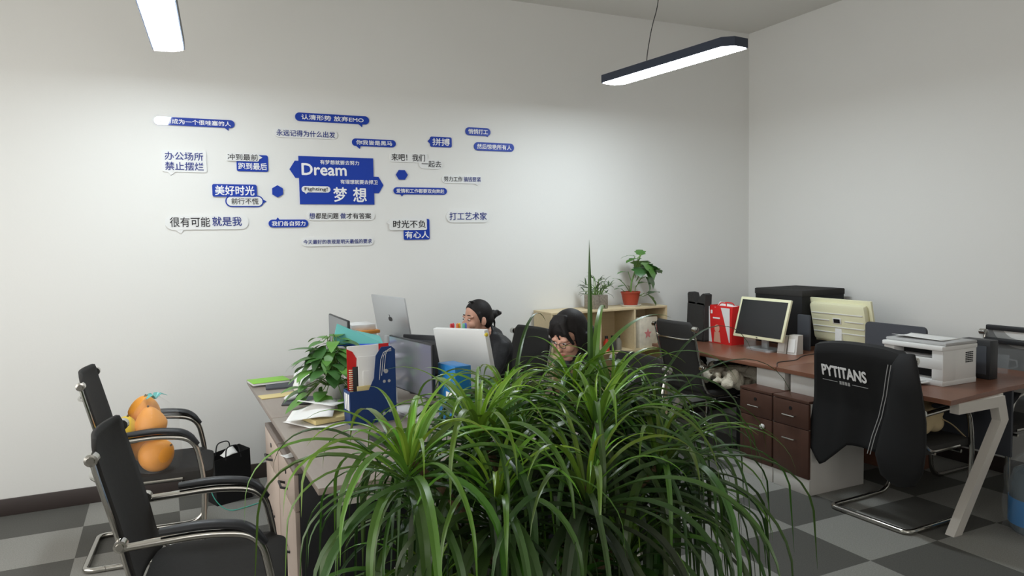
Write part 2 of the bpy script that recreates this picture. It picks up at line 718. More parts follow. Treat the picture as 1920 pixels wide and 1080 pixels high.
def bubble(label, body, a, kind, tail=None, ink=None, fx=0.06, fz=0.2, bold=0.012):
    blue = kind.startswith('blue')
    polys = [pill(a) if kind.endswith('pill') else rect(a)]
    if tail:
        polys.append(tri(*tail))
    sign(label, (a[0] + a[1]) / 2, (a[2] + a[3]) / 2,
         [('p', (M_blue_gl if 'glaring' in label else M_blue) if blue else M_whitea, polys),
          ('l', body, ins(a, fx, fz), ink or (M_let_white if blue else M_let_blue), 0.008, bold)])


bubble('long blue pill slogan at the far upper left, its left end glaring white', '努力成为一个很哇塞的人', (0.0, 0.492, 2.428, 2.481), 'bluepill', (0.44, 2.43, 0.01, -0.02, 0.03), fx=0.05)
bubble('blue pill slogan ending in EMO, topmost in the wall group', '认清形势 放弃EMO', (0.893, 1.420, 2.501, 2.560), 'bluepill', (1.355, 2.503, 0.012, -0.022, 0.03), fx=0.08)
bubble('white slogan strip in blue writing just below the topmost blue pill', '永远记得为什么出发', (0.745, 1.185, 2.382, 2.446), 'whitepill', None, fx=0.04, fz=0.16)
bubble('blue pill slogan directly above the right end of the Dream panel', '你我皆是黑马', (1.289, 1.617, 2.343, 2.397), 'bluepill', (1.335, 2.345, 0.01, -0.022, 0.035), fx=0.09)
bubble('blue square plaque with a left pointer and two big white characters', '拼搏', (1.889, 2.063, 2.360, 2.437), 'bluerect', (1.891, 2.402, -0.022, 0, 0.045), fx=0.1, fz=0.15)
bubble('small blue pill with four characters, upper one of the right-hand pair', '悄悄打工', (2.180, 2.393, 2.461, 2.523), 'bluepill', (2.36, 2.464, 0.01, -0.01, 0.02), fx=0.11)
bubble('blue pill with seven characters, rightmost of all the wall slogans', '然后惊艳所有人', (2.250, 2.598, 2.346, 2.411), 'bluepill', None, fx=0.07)
# 办公场所 / 禁止摆烂
sign('white square plaque with two lines of blue characters, leftmost in the second row', 0.17, 2.2,
     [('p', M_whitea, [rect((0.035, 0.305, 2.125, 2.268)), tri(0.09, 2.127, -0.005, -0.025, 0.05)]),
      ('l', '办公场所', (0.053, 0.285, 2.203, 2.255), M_let_blue, 0.008, 0.015),
      ('l', '禁止摆烂', (0.053, 0.285, 2.137, 2.190), M_let_blue, 0.008, 0.015)])
sign('white strip lapping over a blue plaque, two lines, beside the left of the Dream panel', 0.57, 2.2,
     [('p', M_blue, [rect((0.494, 0.699, 2.140, 2.253))]),
      ('p', M_whitea, [rect((0.431, 0.640, 2.208, 2.262)), tri(0.638, 2.236, 0.025, 0, 0.03)], 0.008, 0.006),
      ('l', '冲到最前', (0.438, 0.632, 2.214, 2.256), M_let_black, 0.014, 0.005),
      ('l', '跑到最后', (0.504, 0.690, 2.152, 2.198), M_let_white, 0.008, 0.012)])
# main panel
MP = [('p', M_blue, [[(0.905, 1.918), (1.441, 1.918), (1.441, 2.257), (0.905, 2.257)],
                     [(0.905 + 0.052, 2.103), (0.905 + 0.052, 2.223), (0.880, 2.223), (0.842, 2.163), (0.880, 2.103)],
                     [(1.40, 2.002), (1.478, 2.002), (1.514, 2.062), (1.478, 2.123), (1.40, 2.123)]]),
      ('p', M_whitea, [pill((0.919, 1.121, 2.002, 2.046)), tri(0.95, 2.004, -0.002, -0.014, 0.025)], 0.008, 0.004),
      ('l', '有梦想就要去努力', (1.055, 1.335, 2.203, 2.234), M_let_white, 0.008, 0.012),
      ('l', 'Dream', (0.926, 1.240, 2.125, 2.205), M_let_white, 0.008, 0.022),
      ('l', '有理想就要去捍卫', (1.195, 1.470, 2.066, 2.097), M_let_white, 0.008, 0.012),
      ('l', 'Fighting!', (0.940, 1.100, 2.008, 2.038), M_let_black, 0.012, 0.006),
      ('l', '梦', (1.143, 1.238, 1.938, 2.040), M_let_white, 0.008, 0.02), ('l', '想', (1.285, 1.383, 1.938, 2.040), M_let_white, 0.008, 0.02)]
sign('big blue Dream panel with arrow ends, the largest plaque on the wall', 1.17, 2.09, MP, 'wall_panel')
sign('two white strips stepped one below the other in black writing, above the right hexagon', 1.75, 2.25,
     [('p', M_whitea, [rect((1.570, 1.862, 2.236, 2.304))]), ('p', M_whitea, [pill((1.795, 1.982, 2.192, 2.262))], 0.001),
      ('l', '来吧！我们', (1.580, 1.842, 2.246, 2.298), M_let_black, 0.008, 0.005),
      ('l', '一起去', (1.815, 1.972, 2.204, 2.253), M_let_black, 0.009, 0.005)])
for lab, (u0, u1, z0, z1) in (('blue hexagon plaque on the wall to the right of the Dream panel', (1.614, 1.701, 2.104, 2.179)),
                              ('blue hexagon plaque on the wall to the left of the Dream panel', (0.716, 0.795, 1.968, 2.045))):
    b = B()
    uc, zc, ru, rz_ = (u0 + u1) / 2, (z0 + z1) / 2, (u1 - u0) / 2, (z1 - z0) / 2
    off = 0 if uc > 1.2 else PI / 6
    b.prism([(ru * 1.05 * math.cos(k * PI / 3 + off), rz_ * 1.1 * math.sin(k * PI / 3 + off)) for k in range(6)], 0.01, wm(0, 0, 0))
    o = b.obj('wall_hexagon', M_blue, None, (uc, 0, zc), smooth=False)
    tag(o, lab, 'wall sign', WG)
sign('white speech bubble with half black half blue writing, last on the right of its row', 2.14, 2.12,
     [('p', M_whitea, [pill((1.975, 2.312, 2.086, 2.150)), tri(2.26, 2.09, 0.015, -0.02, 0.035)]),
      ('l', '努力工作', (1.992, 2.145, 2.100, 2.138), M_let_black, 0.008, 0.005),
      ('l', '搞钱要紧', (2.155, 2.300, 2.100, 2.138), M_let_blue, 0.008, 0.01)])
bubble('long thin blue pill slogan under the right hexagon', '爱情和工作都要双向奔赴', (1.590, 2.014, 1.997, 2.049), 'bluepill', (1.655, 1.999, 0.0, -0.018, 0.03), fx=0.05)
sign('blue plaque in big white characters with an outlined white pill hanging below it', 0.5, 1.98,
     [('p', M_blue, [pill((0.412, 0.660, 1.896, 1.976)), tri(0.655, 1.936, 0.025, 0, 0.03)], 0, 0.006),
      ('p', M_whitea, [pill((0.420, 0.652, 1.904, 1.968))], 0.006, 0.003),
      ('p', M_blue, [rect((0.333, 0.617, 1.966, 2.050))], 0.001, 0.011),
      ('l', '美好时光', (0.350, 0.600, 1.976, 2.040), M_let_white, 0.012, 0.018),
      ('l', '前行不慌', (0.450, 0.625, 1.915, 1.957), M_let_black, 0.009, 0.008)])
sign('long white bubble in large half black half blue writing at the lower left', 0.3, 1.8,
     [('p', M_whitea, [pill((0.035, 0.555, 1.745, 1.842)), tri(0.12, 1.748, 0.01, -0.03, 0.06)]),
      ('l', '很有可能', (0.065, 0.310, 1.764, 1.828), M_let_black, 0.008, 0.01),
      ('l', '就是我', (0.325, 0.510, 1.768, 1.830), M_let_blue, 0.008, 0.015)])
bubble('small blue pill with an upward tail below the left hexagon', '我们各自努力', (0.687, 0.958, 1.755, 1.810), 'bluepill', (0.75, 1.808, 0.0, 0.018, 0.025), fx=0.08)
sign('white strip with mostly black writing right under the Dream panel', 1.2, 1.83,
     [('p', M_whitea, [pill((0.950, 1.440, 1.803, 1.868))]),
      ('l', '想', (0.966, 1.005, 1.815, 1.856), M_let_blue, 0.008, 0.01),
      ('l', '都是问题', (1.010, 1.172, 1.815, 1.856), M_let_black, 0.008, 0.008),
      ('l', '做', (1.186, 1.226, 1.815, 1.856), M_let_blue, 0.008, 0.01),
      ('l', '才有答案', (1.230, 1.412, 1.815, 1.856), M_let_black, 0.008, 0.008)])
sign('white strip in a blue corner plaque, below the right end of the Dream panel', 1.7, 1.73,
     [('p', M_blue, [rect((1.660, 1.865, 1.655, 1.812))]),
      ('p', M_whitea, [rect((1.550, 1.843, 1.728, 1.815)), tri(1.551, 1.785, -0.02, 0, 0.03)], 0.008, 0.004),
      ('l', '时光不负', (1.578, 1.832, 1.745, 1.802), M_let_black, 0.012, 0.008),
      ('l', '有心人', (1.670, 1.858, 1.666, 1.718), M_let_white, 0.008, 0.016)])
bubble('white rounded plaque with five blue characters, lowest at the right', '打工艺术家', (2.005, 2.370, 1.782, 1.882), 'whitepill', None, fx=0.07, fz=0.2, bold=0.012)
bubble('thin white slogan strip in tiny blue writing, lowest of all on the wall', '今天最好的表现是明天最低的要求', (0.905, 1.425, 1.618, 1.682), 'whitepill', None, fx=0.025, fz=0.25)


# ------------------------------------------------------------------ chairs
def make_chair(name, label, loc, rz, group, pads=True):
    t = thing(name, label, 'chair', loc, rz, group)
    hy = 0.245
    # continuous chrome tube
    for s in (-1, 1):
        y = s * hy
        path = [(-0.27, y, 0.645), (0.0, y, 0.66), (0.165, y, 0.635), (0.205, y, 0.42), (0.185, y, 0.0148), (-0.29, y, 0.0148)]
        B().tube(bend(path, 0.11, 7), 0.0145, 10).obj('side_frame', M_chrome, t)
        if pads:
            bp = bend([(-0.15, y, 0.684), (0.0, y, 0.692), (0.125, y, 0.672), (0.182, y, 0.60)], 0.08, 5)
            B().tube(bp, [0.017] + [0.021] * (len(bp) - 2) + [0.013], 10, flat=(1.25, 0.75)).obj('arm_pad', M_black_pl, t)
    B().tube(bend([(-0.27, -hy, 0.0148), (-0.37, -hy, 0.0148), (-0.37, hy, 0.0148), (-0.27, hy, 0.0148)], 0.09, 7), 0.0145, 10).obj('rear_bar', M_chrome, t)
    # back: curved sling, profile in x-z
    prof = [(-0.345, 1.0), (-0.335, 0.93), (-0.31, 0.83), (-0.285, 0.73), (-0.262, 0.63), (-0.245, 0.54), (-0.225, 0.47)]

    def px(z):
        for (xa, za), (xb, zb) in zip(prof[:-1], prof[1:]):
            if za >= z >= zb:
                k = (za - z) / (za - zb)
                return xa + (xb - xa) * k
        return prof[-1][0] if z < 0.5 else prof[0][0]

    def surf(u, v):
        z = 0.455 + (1.0 - 0.455) * v
        hw = 0.222 * (1 - 0.06 * max(0, v - 0.8) / 0.2)
        if v > 0.93:
            hw *= 1 - 0.12 * ((v - 0.93) / 0.07) ** 2
        y = (u - 0.5) * 2 * hw
        return Vector((px(z) + 0.004 - 0.03 * (1 - (2 * u - 1) ** 2), y, z))
    B().grid(surf, 14, 22).obj('backrest', M_black_fab, t, solid=0.014)
    for s in (-1, 1):
        y = s * 0.232
        rail = [(px(z) - 0.006, y, z) for z in (0.95, 0.88, 0.8, 0.72, 0.65, 0.57, 0.5)] + [(-0.17, y, 0.425), (0.1, y, 0.425)]
        B().tube(bend(rail, 0.05, 3), 0.009, 8).obj('back_rail', M_chrome, t)
        for z in (0.95, 0.655):
            B().tube([(px(z), y - s * 0.006, z), (px(z), y + s * 0.03, z), (px(z), y + s * 0.031, z), (px(z), y + s * 0.037, z)], [0.021, 0.021, 0.013, 0.012], 12).obj('clamp', M_chrome, t)
    B().tube(bend([(px(0.88) - 0.006, -0.232, 0.875), (px(0.88) - 0.045, -0.15, 0.868), (px(0.88) - 0.045, 0.15, 0.868), (px(0.88) - 0.006, 0.232, 0.875)], 0.05, 4), 0.008, 8).obj('cross_bar', M_chrome, t)
    # seat
    b = B()
    q = rrect(-0.24, 0.25, -0.235, 0.235, 0.07, 6)

    def seat(u, v):
        return Vector((0, 0, 0))
    rings = []
    for (sc, z) in ((0.0, 0.462), (0.55, 0.463), (0.9, 0.466), (0.985, 0.455), (1.0, 0.435), (0.98, 0.412), (0.9, 0.405), (0.0, 0.405)):
        if sc == 0:
            rings.append([b.bm.verts.new((0.005, 0, z))])
        else:
            rings.append([b.bm.verts.new((0.005 + (x - 0.005) * sc, y * sc, z - (0.012 if x * sc > 0.2 else 0))) for x, y in q])
    n = len(q)
    for a, c in zip(rings[:-1], rings[1:]):
        for j in range(n):
            f = []
            for v in (a[j % len(a)], a[(j + 1) % len(a)], c[(j + 1) % len(c)], c[j % len(c)]):
                if v not in f:
                    f.append(v)
            b.bm.faces.new(f)
    b.obj('seat', M_black_fab, t)
    B().tube([(0.1, -0.245, 0.395), (0.1, 0.245, 0.395)], 0.01, 8).tube([(-0.12, -0.232, 0.41), (-0.12, 0.232, 0.41)], 0.01, 8).obj('seat_bar', M_chrome, t)
    return t


CG = 'black cantilever office chairs'
ch0 = make_chair('office_chair', 'empty black sling chair with chrome arms closest to the viewer, beside the oak desk', (0.14, 2.87, 0), math.radians(-8), CG)


def chair(loc, rz, label):
    c = copy_tree(ch0)
    c.location = loc
    c.rotation_euler = (0, 0, rz)
    c['label'] = label
    return c


chair((-0.03, 4.36, 0), math.radians(-4), 'black sling chair by the skirting board holding a bag of pomelos')
chair((3.93, 2.80, 0), math.radians(2), 'chair at the brown desk with a black jacket draped over its back')
chair((3.88, 4.49, 0), 0, 'black chair behind the big plant, tucked under the brown desk by a red bag')
farc = chair((4.74, 2.84, 0), PI, 'chair between the right wall and the brown desk, behind the clear cup')
M_open = mat('open_mesh', (60, 62, 66), 0.8, alpha=0.35)
for c in farc.children:
    if c.name.startswith('backrest'):
        c.data = c.data.copy()
        c.data.materials[0] = M_open
for zz, xx in ((0.985, -0.345), (0.90, -0.325)):
    B().box((xx, 0, zz), (0.03, 0.45, 0.035), None, bev=0.008).obj('back_bar', M_black_pl, farc)
chair((2.10, 4.68, 0), PI + 0.15, 'chair of the woman with tied-back hair, empty backrest seen between the two women')
chair((1.98, 3.24, 0), PI, 'chair of the woman with loose hair, its floor bar showing through the big plant')


# ------------------------------------------------------------------ desks
def bent_leg(t, side, x0, x1, y, z, m_):
    """white bent steel end frame half: foot, knee, top bar.  x0 foot side, x1 knee side"""
    d = 1 if x1 > x0 else -1
    k = x1 - x0
    w_ = 0.062 * d
    poly = [(x0, 0), (x0 + w_ * 1.12, 0), (x1 + w_, 0.585), (x1 + w_ * 0.35, z), (x0 + 0.02 * d, z), (x0 + 0.02 * d, z - 0.06), (x1 - w_ * 0.55, z - 0.06), (x1 - w_ * 0.15, 0.585)]
    if d < 0:
        poly = poly[::-1]
    b = B()
    Mx = Matrix(((1, 0, 0, 0), (0, 0, -1, y + 0.025), (0, 1, 0, 0), (0, 0, 0, 1)))
    b.prism(poly, 0.05, Mx)
    b.obj('leg', m_, t, smooth=False)


def desk(label, loc, W, ys, xs, wood, legm, edge):
    """W: depth across x, ys: list of desktop spans in y"""
    t = thing('desk', label, 'desk', loc)
    return t


# --- brown workstation on the right
t = thing('desk', 'long red-brown desk with white bent legs along the right wall', 'desk', (4.4, 3.7, 0))
O = Vector((4.4, 3.7, 0))
b = B()
b.prism([(3.70 - 4.4, 2.405 - 3.7), (4.30 - 4.4, 2.47 - 3.7), (4.88 - 4.4, 2.49 - 3.7), (4.88 - 4.4, 3.607 - 3.7), (3.70 - 4.4, 3.607 - 3.7)], 0.026, Matrix.Translation((0, 0, 0.724)))
b.obj('desktop', M_wood_r, t, smooth=False)
B().box2((-0.70, 3.613 - 3.7, 0.724), (0.48, 4.985 - 3.7, 0.75), bev=0.002).obj('desktop', M_wood_r, t)
for y in (2.44 - 3.7, 4.94 - 3.7):
    bent_leg(t, 1, 3.765 - 4.4, 4.165 - 4.4, y, 0.724, M_white_metal)
    bent_leg(t, -1, 4.84 - 4.4, 4.55 - 4.4, y, 0.724, M_white_metal)
b = B()
b.box2((-0.2, 2.46 - 3.7, 0.67), (-0.15, 4.92 - 3.7, 0.724), bev=0.003).box2((0.18, 2.46 - 3.7, 0.67), (0.23, 4.92 - 3.7, 0.724), bev=0.003)
b.obj('frame_rail', M_white_metal, t)
B().box2((0.0, 2.5 - 3.7, 0.32), (0.018, 4.9 - 3.7, 0.72)).obj('modesty_panel', M_dark_grey, t)

# --- grey oak workstation in the middle
t = thing('desk', 'long grey oak double desk in the middle, crowded with monitors and papers', 'desk', (1.08, 3.84, 0))
b = B()
B().box2((-0.605, 2.63 - 3.84, 0.724), (0.60, 3.837 - 3.84, 0.75), bev=0.002).obj('desktop', M_wood_l, t)
B().box2((-0.605, 3.843 - 3.84, 0.724), (0.60, 5.05 - 3.84, 0.75), bev=0.002).obj('desktop', M_wood_l, t)
for y in (2.68 - 3.84, 5.0 - 3.84):
    bent_leg(t, 1, -0.54, -0.16, y, 0.724, M_white_metal)
    bent_leg(t, -1, 0.54, 0.16, y, 0.724, M_white_metal)
B().box2((-0.2, -1.14, 0.67), (-0.15, 1.14, 0.724), bev=0.003).box2((0.15, -1.14, 0.67), (0.2, 1.14, 0.724), bev=0.003).obj('frame_rail', M_white_metal, t)
B().box2((-0.009, -1.1, 0.32), (0.009, 1.1, 0.72)).obj('modesty_panel', M_dark_grey, t)


# --- drawer pedestals
def pedestal(label, x0, y0, y1, h, depth, front, carc, handle, riser, knob, edge):
    t = thing('drawer_cabinet', label, 'cabinet', (x0 + depth / 2, (y0 + y1) / 2, 0), 0, 'drawer cabinets under the desks')
    hw, hd = (y1 - y0) / 2 - 0.003, depth / 2
    b = B()
    b.box2((-hd + 0.02, -hw, 0.0), (hd, hw, h - 0.018), bev=0.001)
    b.obj('body', carc, t)
    B().box2((-hd, -hw, h - 0.018), (hd, hw, h), bev=0.002).obj('top_panel', edge, t)
    hz = h - 0.022
    d = B().box2((-hd, -hw + 0.002, hz - 0.16), (-hd + 0.019, hw - 0.002, hz), bev=0.0015).obj('drawer', front, t)
    dr = B().box2((-hd, -hw + 0.002, 0.105), (-hd + 0.019, hw - 0.002, hz - 0.165), bev=0.0015).obj('door', front, t)
    B().box2((-hd + 0.006, -hw, 0.0), (-hd + 0.022, hw, 0.102), bev=0.001).obj('plinth', carc if riser else front, t)
    for par, z in ((d, hz - 0.09), (dr, hz - 0.24)):
        if handle == 'bar':
            b = B()
            b.tube([(-hd - 0.022, -0.05, z), (-hd - 0.022, 0.05, z)], 0.005, 8)
            for yy in (-0.042, 0.042):
                b.tube([(-hd, yy, z), (-hd - 0.022, yy, z)], 0.004, 8)
            b.obj('handle', M_chrome, par)
        elif par is d or True:
            b = B()
            zz = z - 0.01 if par is d else 0.24
            b.tube([(-hd, 0.045, zz - 0.012), (-hd - 0.028, 0.04, zz), (-hd - 0.028, -0.03, zz - 0.008), (-hd, -0.04, zz - 0.014)], 0.006, 8)
            b.obj('handle', M_black_pl, par)
    B().tube([(-hd - 0.003, -0.0, hz - 0.045), (-hd + 0.002, -0.0, hz - 0.045)], 0.012, 14).obj('keyhole', M_lid_dark if handle == 'bar' else M_black_pl, d)
    if knob:
        B().ell((-hd - 0.014, -0.075, hz - 0.215), (0.016, 0.018, 0.018)).obj('round_latch', M_white_pl, dr)
    if riser:
        B().box2((-hd + 0.135, -hw + 0.02, h), (-hd + 0.35, hw - 0.02, 0.723), bev=0.001).obj('riser', M_white_lam, t)
    return t


pedestal('walnut drawer cabinet with a round white latch under the brown desk', 3.585, 3.53, 3.83, 0.60, 0.5, M_wood_cab, M_white_lam, 'bar', True, True, M_wood_cab)
pedestal('walnut drawer cabinet half behind the hanging black jacket, without white latch', 3.585, 3.225, 3.525, 0.60, 0.5, M_wood_cab, M_white_lam, 'bar', True, False, M_wood_cab)
pedestal('pale oak drawer cabinet under the grey desk, the one further from the viewer', 0.475, 3.67, 4.15, 0.66, 0.5, M_wood_lc, M_wood_lc, 'tri', False, False, M_edge)
pedestal('pale oak drawer cabinet under the grey desk, the one beside the big plant', 0.475, 3.18, 3.66, 0.66, 0.5, M_wood_lc, M_black_pl, 'tri', False, False, M_edge)
# ------------------------------------------------------------------ monitors
def monitor(name, label, loc, rz, tilt, w_, h_, zc, body, scr, base=(0.2, 0.24), basem=None, bez=0.018, th=0.035, dx=0.0, chin=0.0, hump=True, cat='monitor', group='computer monitors', roll=0.0):
    """screen faces local -X; loc is the base centre on the desk"""
    t = thing(name, label, cat, loc, rz, group)
    basem = basem or body
    M = Matrix.Translation((dx, 0, zc)) @ Matrix.Rotation(tilt, 4, 'Y') @ Matrix.Rotation(roll, 4, 'X')
    b = B()
    b.box((0, 0, 0), (th * 0.6, w_, h_), None, bev=0.005)
    if hump:
        n0 = len(b.bm.verts)
        b.box((th * 0.3 + 0.02, 0, 0), (0.05, w_ * 0.86, h_ * 0.8), None, bev=0.018)
    b.bm.transform(M)
    case = b.obj('housing', body, t)
    b = B()
    b.box((-th * 0.3 - 0.0006, 0, chin / 2), (0.002, w_ - 2 * bez, h_ - 2 * bez - chin), None)
    b.bm.transform(M)
    b.obj('screen', scr, t, smooth=False)
    if base:
        pt = M @ Vector((th * 0.3 + 0.02, 0, -h_ * 0.18))
        b = B()
        b.box2((pt.x + 0.012, -0.03, 0.012), (pt.x + 0.034, 0.03, pt.z + 0.02), bev=0.004)
        b.obj('neck', basem, t)
        B().prism(rrect(pt.x + 0.02 - base[0] / 2, pt.x + 0.02 + base[0] / 2, -base[1] / 2, base[1] / 2, 0.04), 0.014).obj('base', basem, t, smooth=False)
    return t, M


DZ = 0.75
t, M = monitor('monitor', 'yellowed monitor with a dark screen tipped back on the brown desk', (4.17, 4.215, DZ), 0, 0.285, 0.515, 0.325, 0.245, M_cream, M_screen, (0.18, 0.26), M_silver, bez=0.022)
B().box((0, 0, 0), (0.004, 0.012, 0.006), M.to_3x3(), 0).obj('power_button', M_lid_dark, t, loc=M @ Vector((-0.0125, 0, -0.152)))
t, M = monitor('monitor', 'yellowed monitor seen from its ribbed back on the brown desk', (4.66, 3.88, DZ), PI, 0.22, 0.55, 0.35, 0.225, M_cream, M_screen, (0.2, 0.3), M_white_pl, dx=0.0, hump=False)
b = B()
b.box((0.03, 0, 0.0), (0.06, 0.50, 0.30), None, bev=0.025)
b.bm.transform(M)
b.obj('back_shell', M_cream, t)
b = B()
b.box((0.062, 0.0, 0.02), (0.004, 0.075, 0.045), None, bev=0.002)
b.box((0.064, 0.0, 0.02), (0.004, 0.055, 0.03), None, mi=1)
b.bm.transform(M)
b.obj('vent_badge', [M_white_pl, M_lid_dark], t)
b = B()
for z in (0.075, 0.02, -0.03, -0.075):
    b.box((0.061, 0.15 if z == 0.02 else 0, z), (0.006, 0.16 if z == 0.02 else 0.46, 0.007), None)
    if z == 0.02:
        b.box((0.061, -0.15, z), (0.006, 0.16, 0.007), None)
b.bm.transform(M)
b.obj('back_rib', M_white_pl, t)
t, M = monitor('monitor', 'thin grey monitor at the wall end of the oak desk behind the teal pouch', (0.925, 4.27, DZ), 0, 0.0, 0.5, 0.30, 0.305, M_black_pl, M_grey_scr, (0.16, 0.2), bez=0.006, th=0.025, hump=False)
t, M = monitor('monitor', 'glossy-faced monitor reflecting the room beside the navy magazine file', (1.13, 3.55, DZ), 0.145, 0.0, 0.49, 0.275, 0.252, M_black_pl, M_gloss, (0.2, 0.34), M_white_pl, bez=0.007, th=0.03, hump=False)
t, M = monitor('monitor', 'black monitor half hidden between the glossy screen and the silver computer', (1.43, 4.08, DZ), PI + 0.67, 0.0, 0.40, 0.25, 0.205, M_black_pl, M_screen, (0.16, 0.2))
t, M = monitor('monitor', 'white-backed monitor in front of the woman with tied-back hair', (1.45, 3.61, DZ), PI + 0.323, 0.16, 0.43, 0.34, 0.25, M_white_pl, M_screen, (0.18, 0.22), th=0.05, hump=False, roll=0.05)
t, M = monitor('desktop_computer', 'slim silver all-in-one computer turned away, standing tallest on the oak desk', (1.33, 4.55, DZ), PI + 0.14, 0.16, 0.51, 0.40, 0.345, M_silver, M_screen, (0.19, 0.2), M_silver, th=0.02, hump=False, cat='computer', group='computer monitors')
# round fruit-like emblem on the silver back
b = B()
for s in (-1, 1):
    b.lathe([(0, -0.001), (0.017, -0.001), (0.017, 0.001), (0, 0.001)], (0, 0.009 * s, 0), 16, Matrix.Diagonal((0.85, 1.15, 1, 1)))
b.ell((0.022, 0.006, 0), (0.011, 0.005, 0.001), Matrix.Rotation(0.6, 4, 'Z'), 10, 6)
b.bm.transform(M @ Matrix.Translation((0.0065, 0.0, 0.05)) @ Matrix.Rotation(PI / 2, 4, 'Y') @ Matrix.Rotation(PI, 4, 'Z'))
b.obj('emblem', M_let_black, t, smooth=False)

# ------------------------------------------------------------------ things on the brown desk
def simple(name, label, cat, b, m_, loc, rz=0, group=None, **k):
    o = b.obj(name, m_, None, loc, (0, 0, rz), **k)
    return tag(o, label, cat, group)


simple('desk_partition', 'narrow dark grey partition board by the white speaker blocks', 'partition', B().box2((-0.01, -0.06, 0), (0.01, 0.06, 0.275), bev=0.008), M_dark_grey, (4.44, 4.05, DZ), group='desk partitions')
simple('desk_partition', 'wide dark grey partition board standing behind the printer', 'partition', B().prism(rrect(-0.225, 0.225, 0, 0.275, 0.03), 0.018, Matrix(((0, 0, 1, 0), (1, 0, 0, 0), (0, 1, 0, 0), (0, 0, 0, 1)))), M_dark_grey, (4.42, 3.27, DZ), group='desk partitions', smooth=False)
t = thing('computer_case', 'small black computer case just right of the printer', 'computer', (4.47, 2.72, DZ))
B().box2((-0.05, -0.08, 0), (0.03, 0.1, 0.235), bev=0.006).obj('case', M_black_pl, t)
B().box2((-0.053, -0.06, 0.03), (-0.05, 0.08, 0.2), bev=0.001).obj('front_panel', M_dark_grey, t)

# covered black box
t = thing('box', 'large square black covered box behind the yellowed monitor', 'box', (4.76, 4.40, DZ))
B().box2((-0.235, -0.25, 0), (0.235, 0.25, 0.425), bev=0.006).obj('body', M_jacket, t)
B().box2((-0.24, -0.255, 0.40), (0.24, 0.255, 0.45), bev=0.008).obj('lid', M_black_fab, t)

# wedge speakers
for k, (x, y) in enumerate(((4.215, 4.03), (4.235, 3.95))):
    t = thing('speaker', ['white wedge block speaker touching the monitor base', 'white wedge block speaker nearer the partition board'][k], 'speaker', (x, y, DZ), 0.2, 'white block speakers')
    Mx = Matrix(((1, 0, 0, 0), (0, 0, 1, -0.04), (0, 1, 0, 0), (0, 0, 0, 1)))
    b = B()
    b.prism([(-0.045, 0), (0.045, 0), (0.045, 0.13 + 0.012 * k), (-0.02, 0.13 + 0.012 * k)], 0.074, Mx)
    b.obj('body', M_white_lam, t, smooth=False)
    b = B()
    b.box((-0.036, 0.003, 0.065), (0.003, 0.056, 0.10), Matrix.Rotation(0.185, 3, 'Y'))
    b.obj('front_grille', M_paper, t, smooth=False)

# printer
t = thing('printer', 'white multifunction printer with a paper sheet on its lid', 'printer', (4.155, 2.84, DZ))
W2, D2 = 0.19, 0.155
b = B()
b.box2((-D2, -W2, 0.0), (D2, W2, 0.032), bev=0.004)
b.box2((-D2 + 0.10, -W2 + 0.001, 0.02), (D2 - 0.001, W2 - 0.001, 0.215), bev=0.006)
b.box2((-D2 + 0.001, -W2 + 0.002, 0.092), (D2 - 0.02, W2 - 0.002, 0.155), bev=0.006)
b.box2((-D2 + 0.002, -W2 + 0.0005, 0.004), (-D2 + 0.12, -W2 + 0.07, 0.214), bev=0.005)
b.box2((-D2 + 0.002, W2 - 0.07, 0.004), (-D2 + 0.12, W2 - 0.0005, 0.214), bev=0.005)
b.obj('body', M_white_pl, t)
B().box2((-D2 - 0.012, -W2 - 0.004, 0.205), (D2, W2 + 0.004, 0.232), bev=0.006).obj('scanner_bed', M_white_pl, t)
B().box2((-D2 + 0.02, -W2 - 0.002, 0.232), (D2, W2 + 0.002, 0.25), bev=0.006).obj('lid', M_grey_scan, t)
B().box2((-D2 + 0.092, -W2 + 0.07, 0.155), (-D2 + 0.098, W2 - 0.07, 0.205)).obj('output_slot', M_lid_dark, t)
B().box2((-D2 + 0.02, -W2 + 0.075, 0.156), (-D2 + 0.095, W2 - 0.085, 0.166), bev=0.003).obj('output_tray', M_grey_scan, t)
B().box2((-D2 + 0.092, -W2 + 0.07, 0.03), (-D2 + 0.098, W2 - 0.07, 0.09)).obj('paper_slot', M_lid_dark, t)
B().box2((-D2 - 0.06, -W2 + 0.08, 0.012), (-D2 + 0.09, W2 - 0.08, 0.018), bev=0.001).obj('paper_tray', M_white_pl, t)
B().box2((-D2 - 0.004, -0.04, 0.105), (-D2 + 0.002, 0.03, 0.14), bev=0.002).obj('control_panel', M_grey_scan, t)
b = B()
for i in range(4):
    for j in range(6):
        b.box2((0.05 + i * 0.018, -W2 - 0.0015, 0.125 + j * 0.011), (0.063 + i * 0.018, -W2 + 0.001, 0.131 + j * 0.011))
b.obj('side_vent', M_lid_dark, t, smooth=False)


def sheet(name, label, w_, d_, loc, rz, m_=None, curl=0.01, group=None, th=0.002, cat='paper'):
    b = B()
    ph = random.random() * 6
    b.grid(lambda u, v: Vector(((u - 0.5) * w_, (v - 0.5) * d_, th + curl * (0.5 + 0.5 * math.sin(u * 4 + ph)) * (0.4 + v))), 8, 8)
    return simple(name, label, cat, b, m_ or M_paper, loc, rz, group, solid=0.0012)


sheet('paper_sheet', 'loose white sheet lying on top of the printer lid', 0.21, 0.30, (4.15, 2.86, DZ + 0.25), 0.1, curl=0.012)
sheet('paper_sheet', 'white sheet lying in the paper slot at the foot of the printer', 0.15, 0.2, (4.0, 2.85, DZ + 0.019), 0.0, curl=0.002)

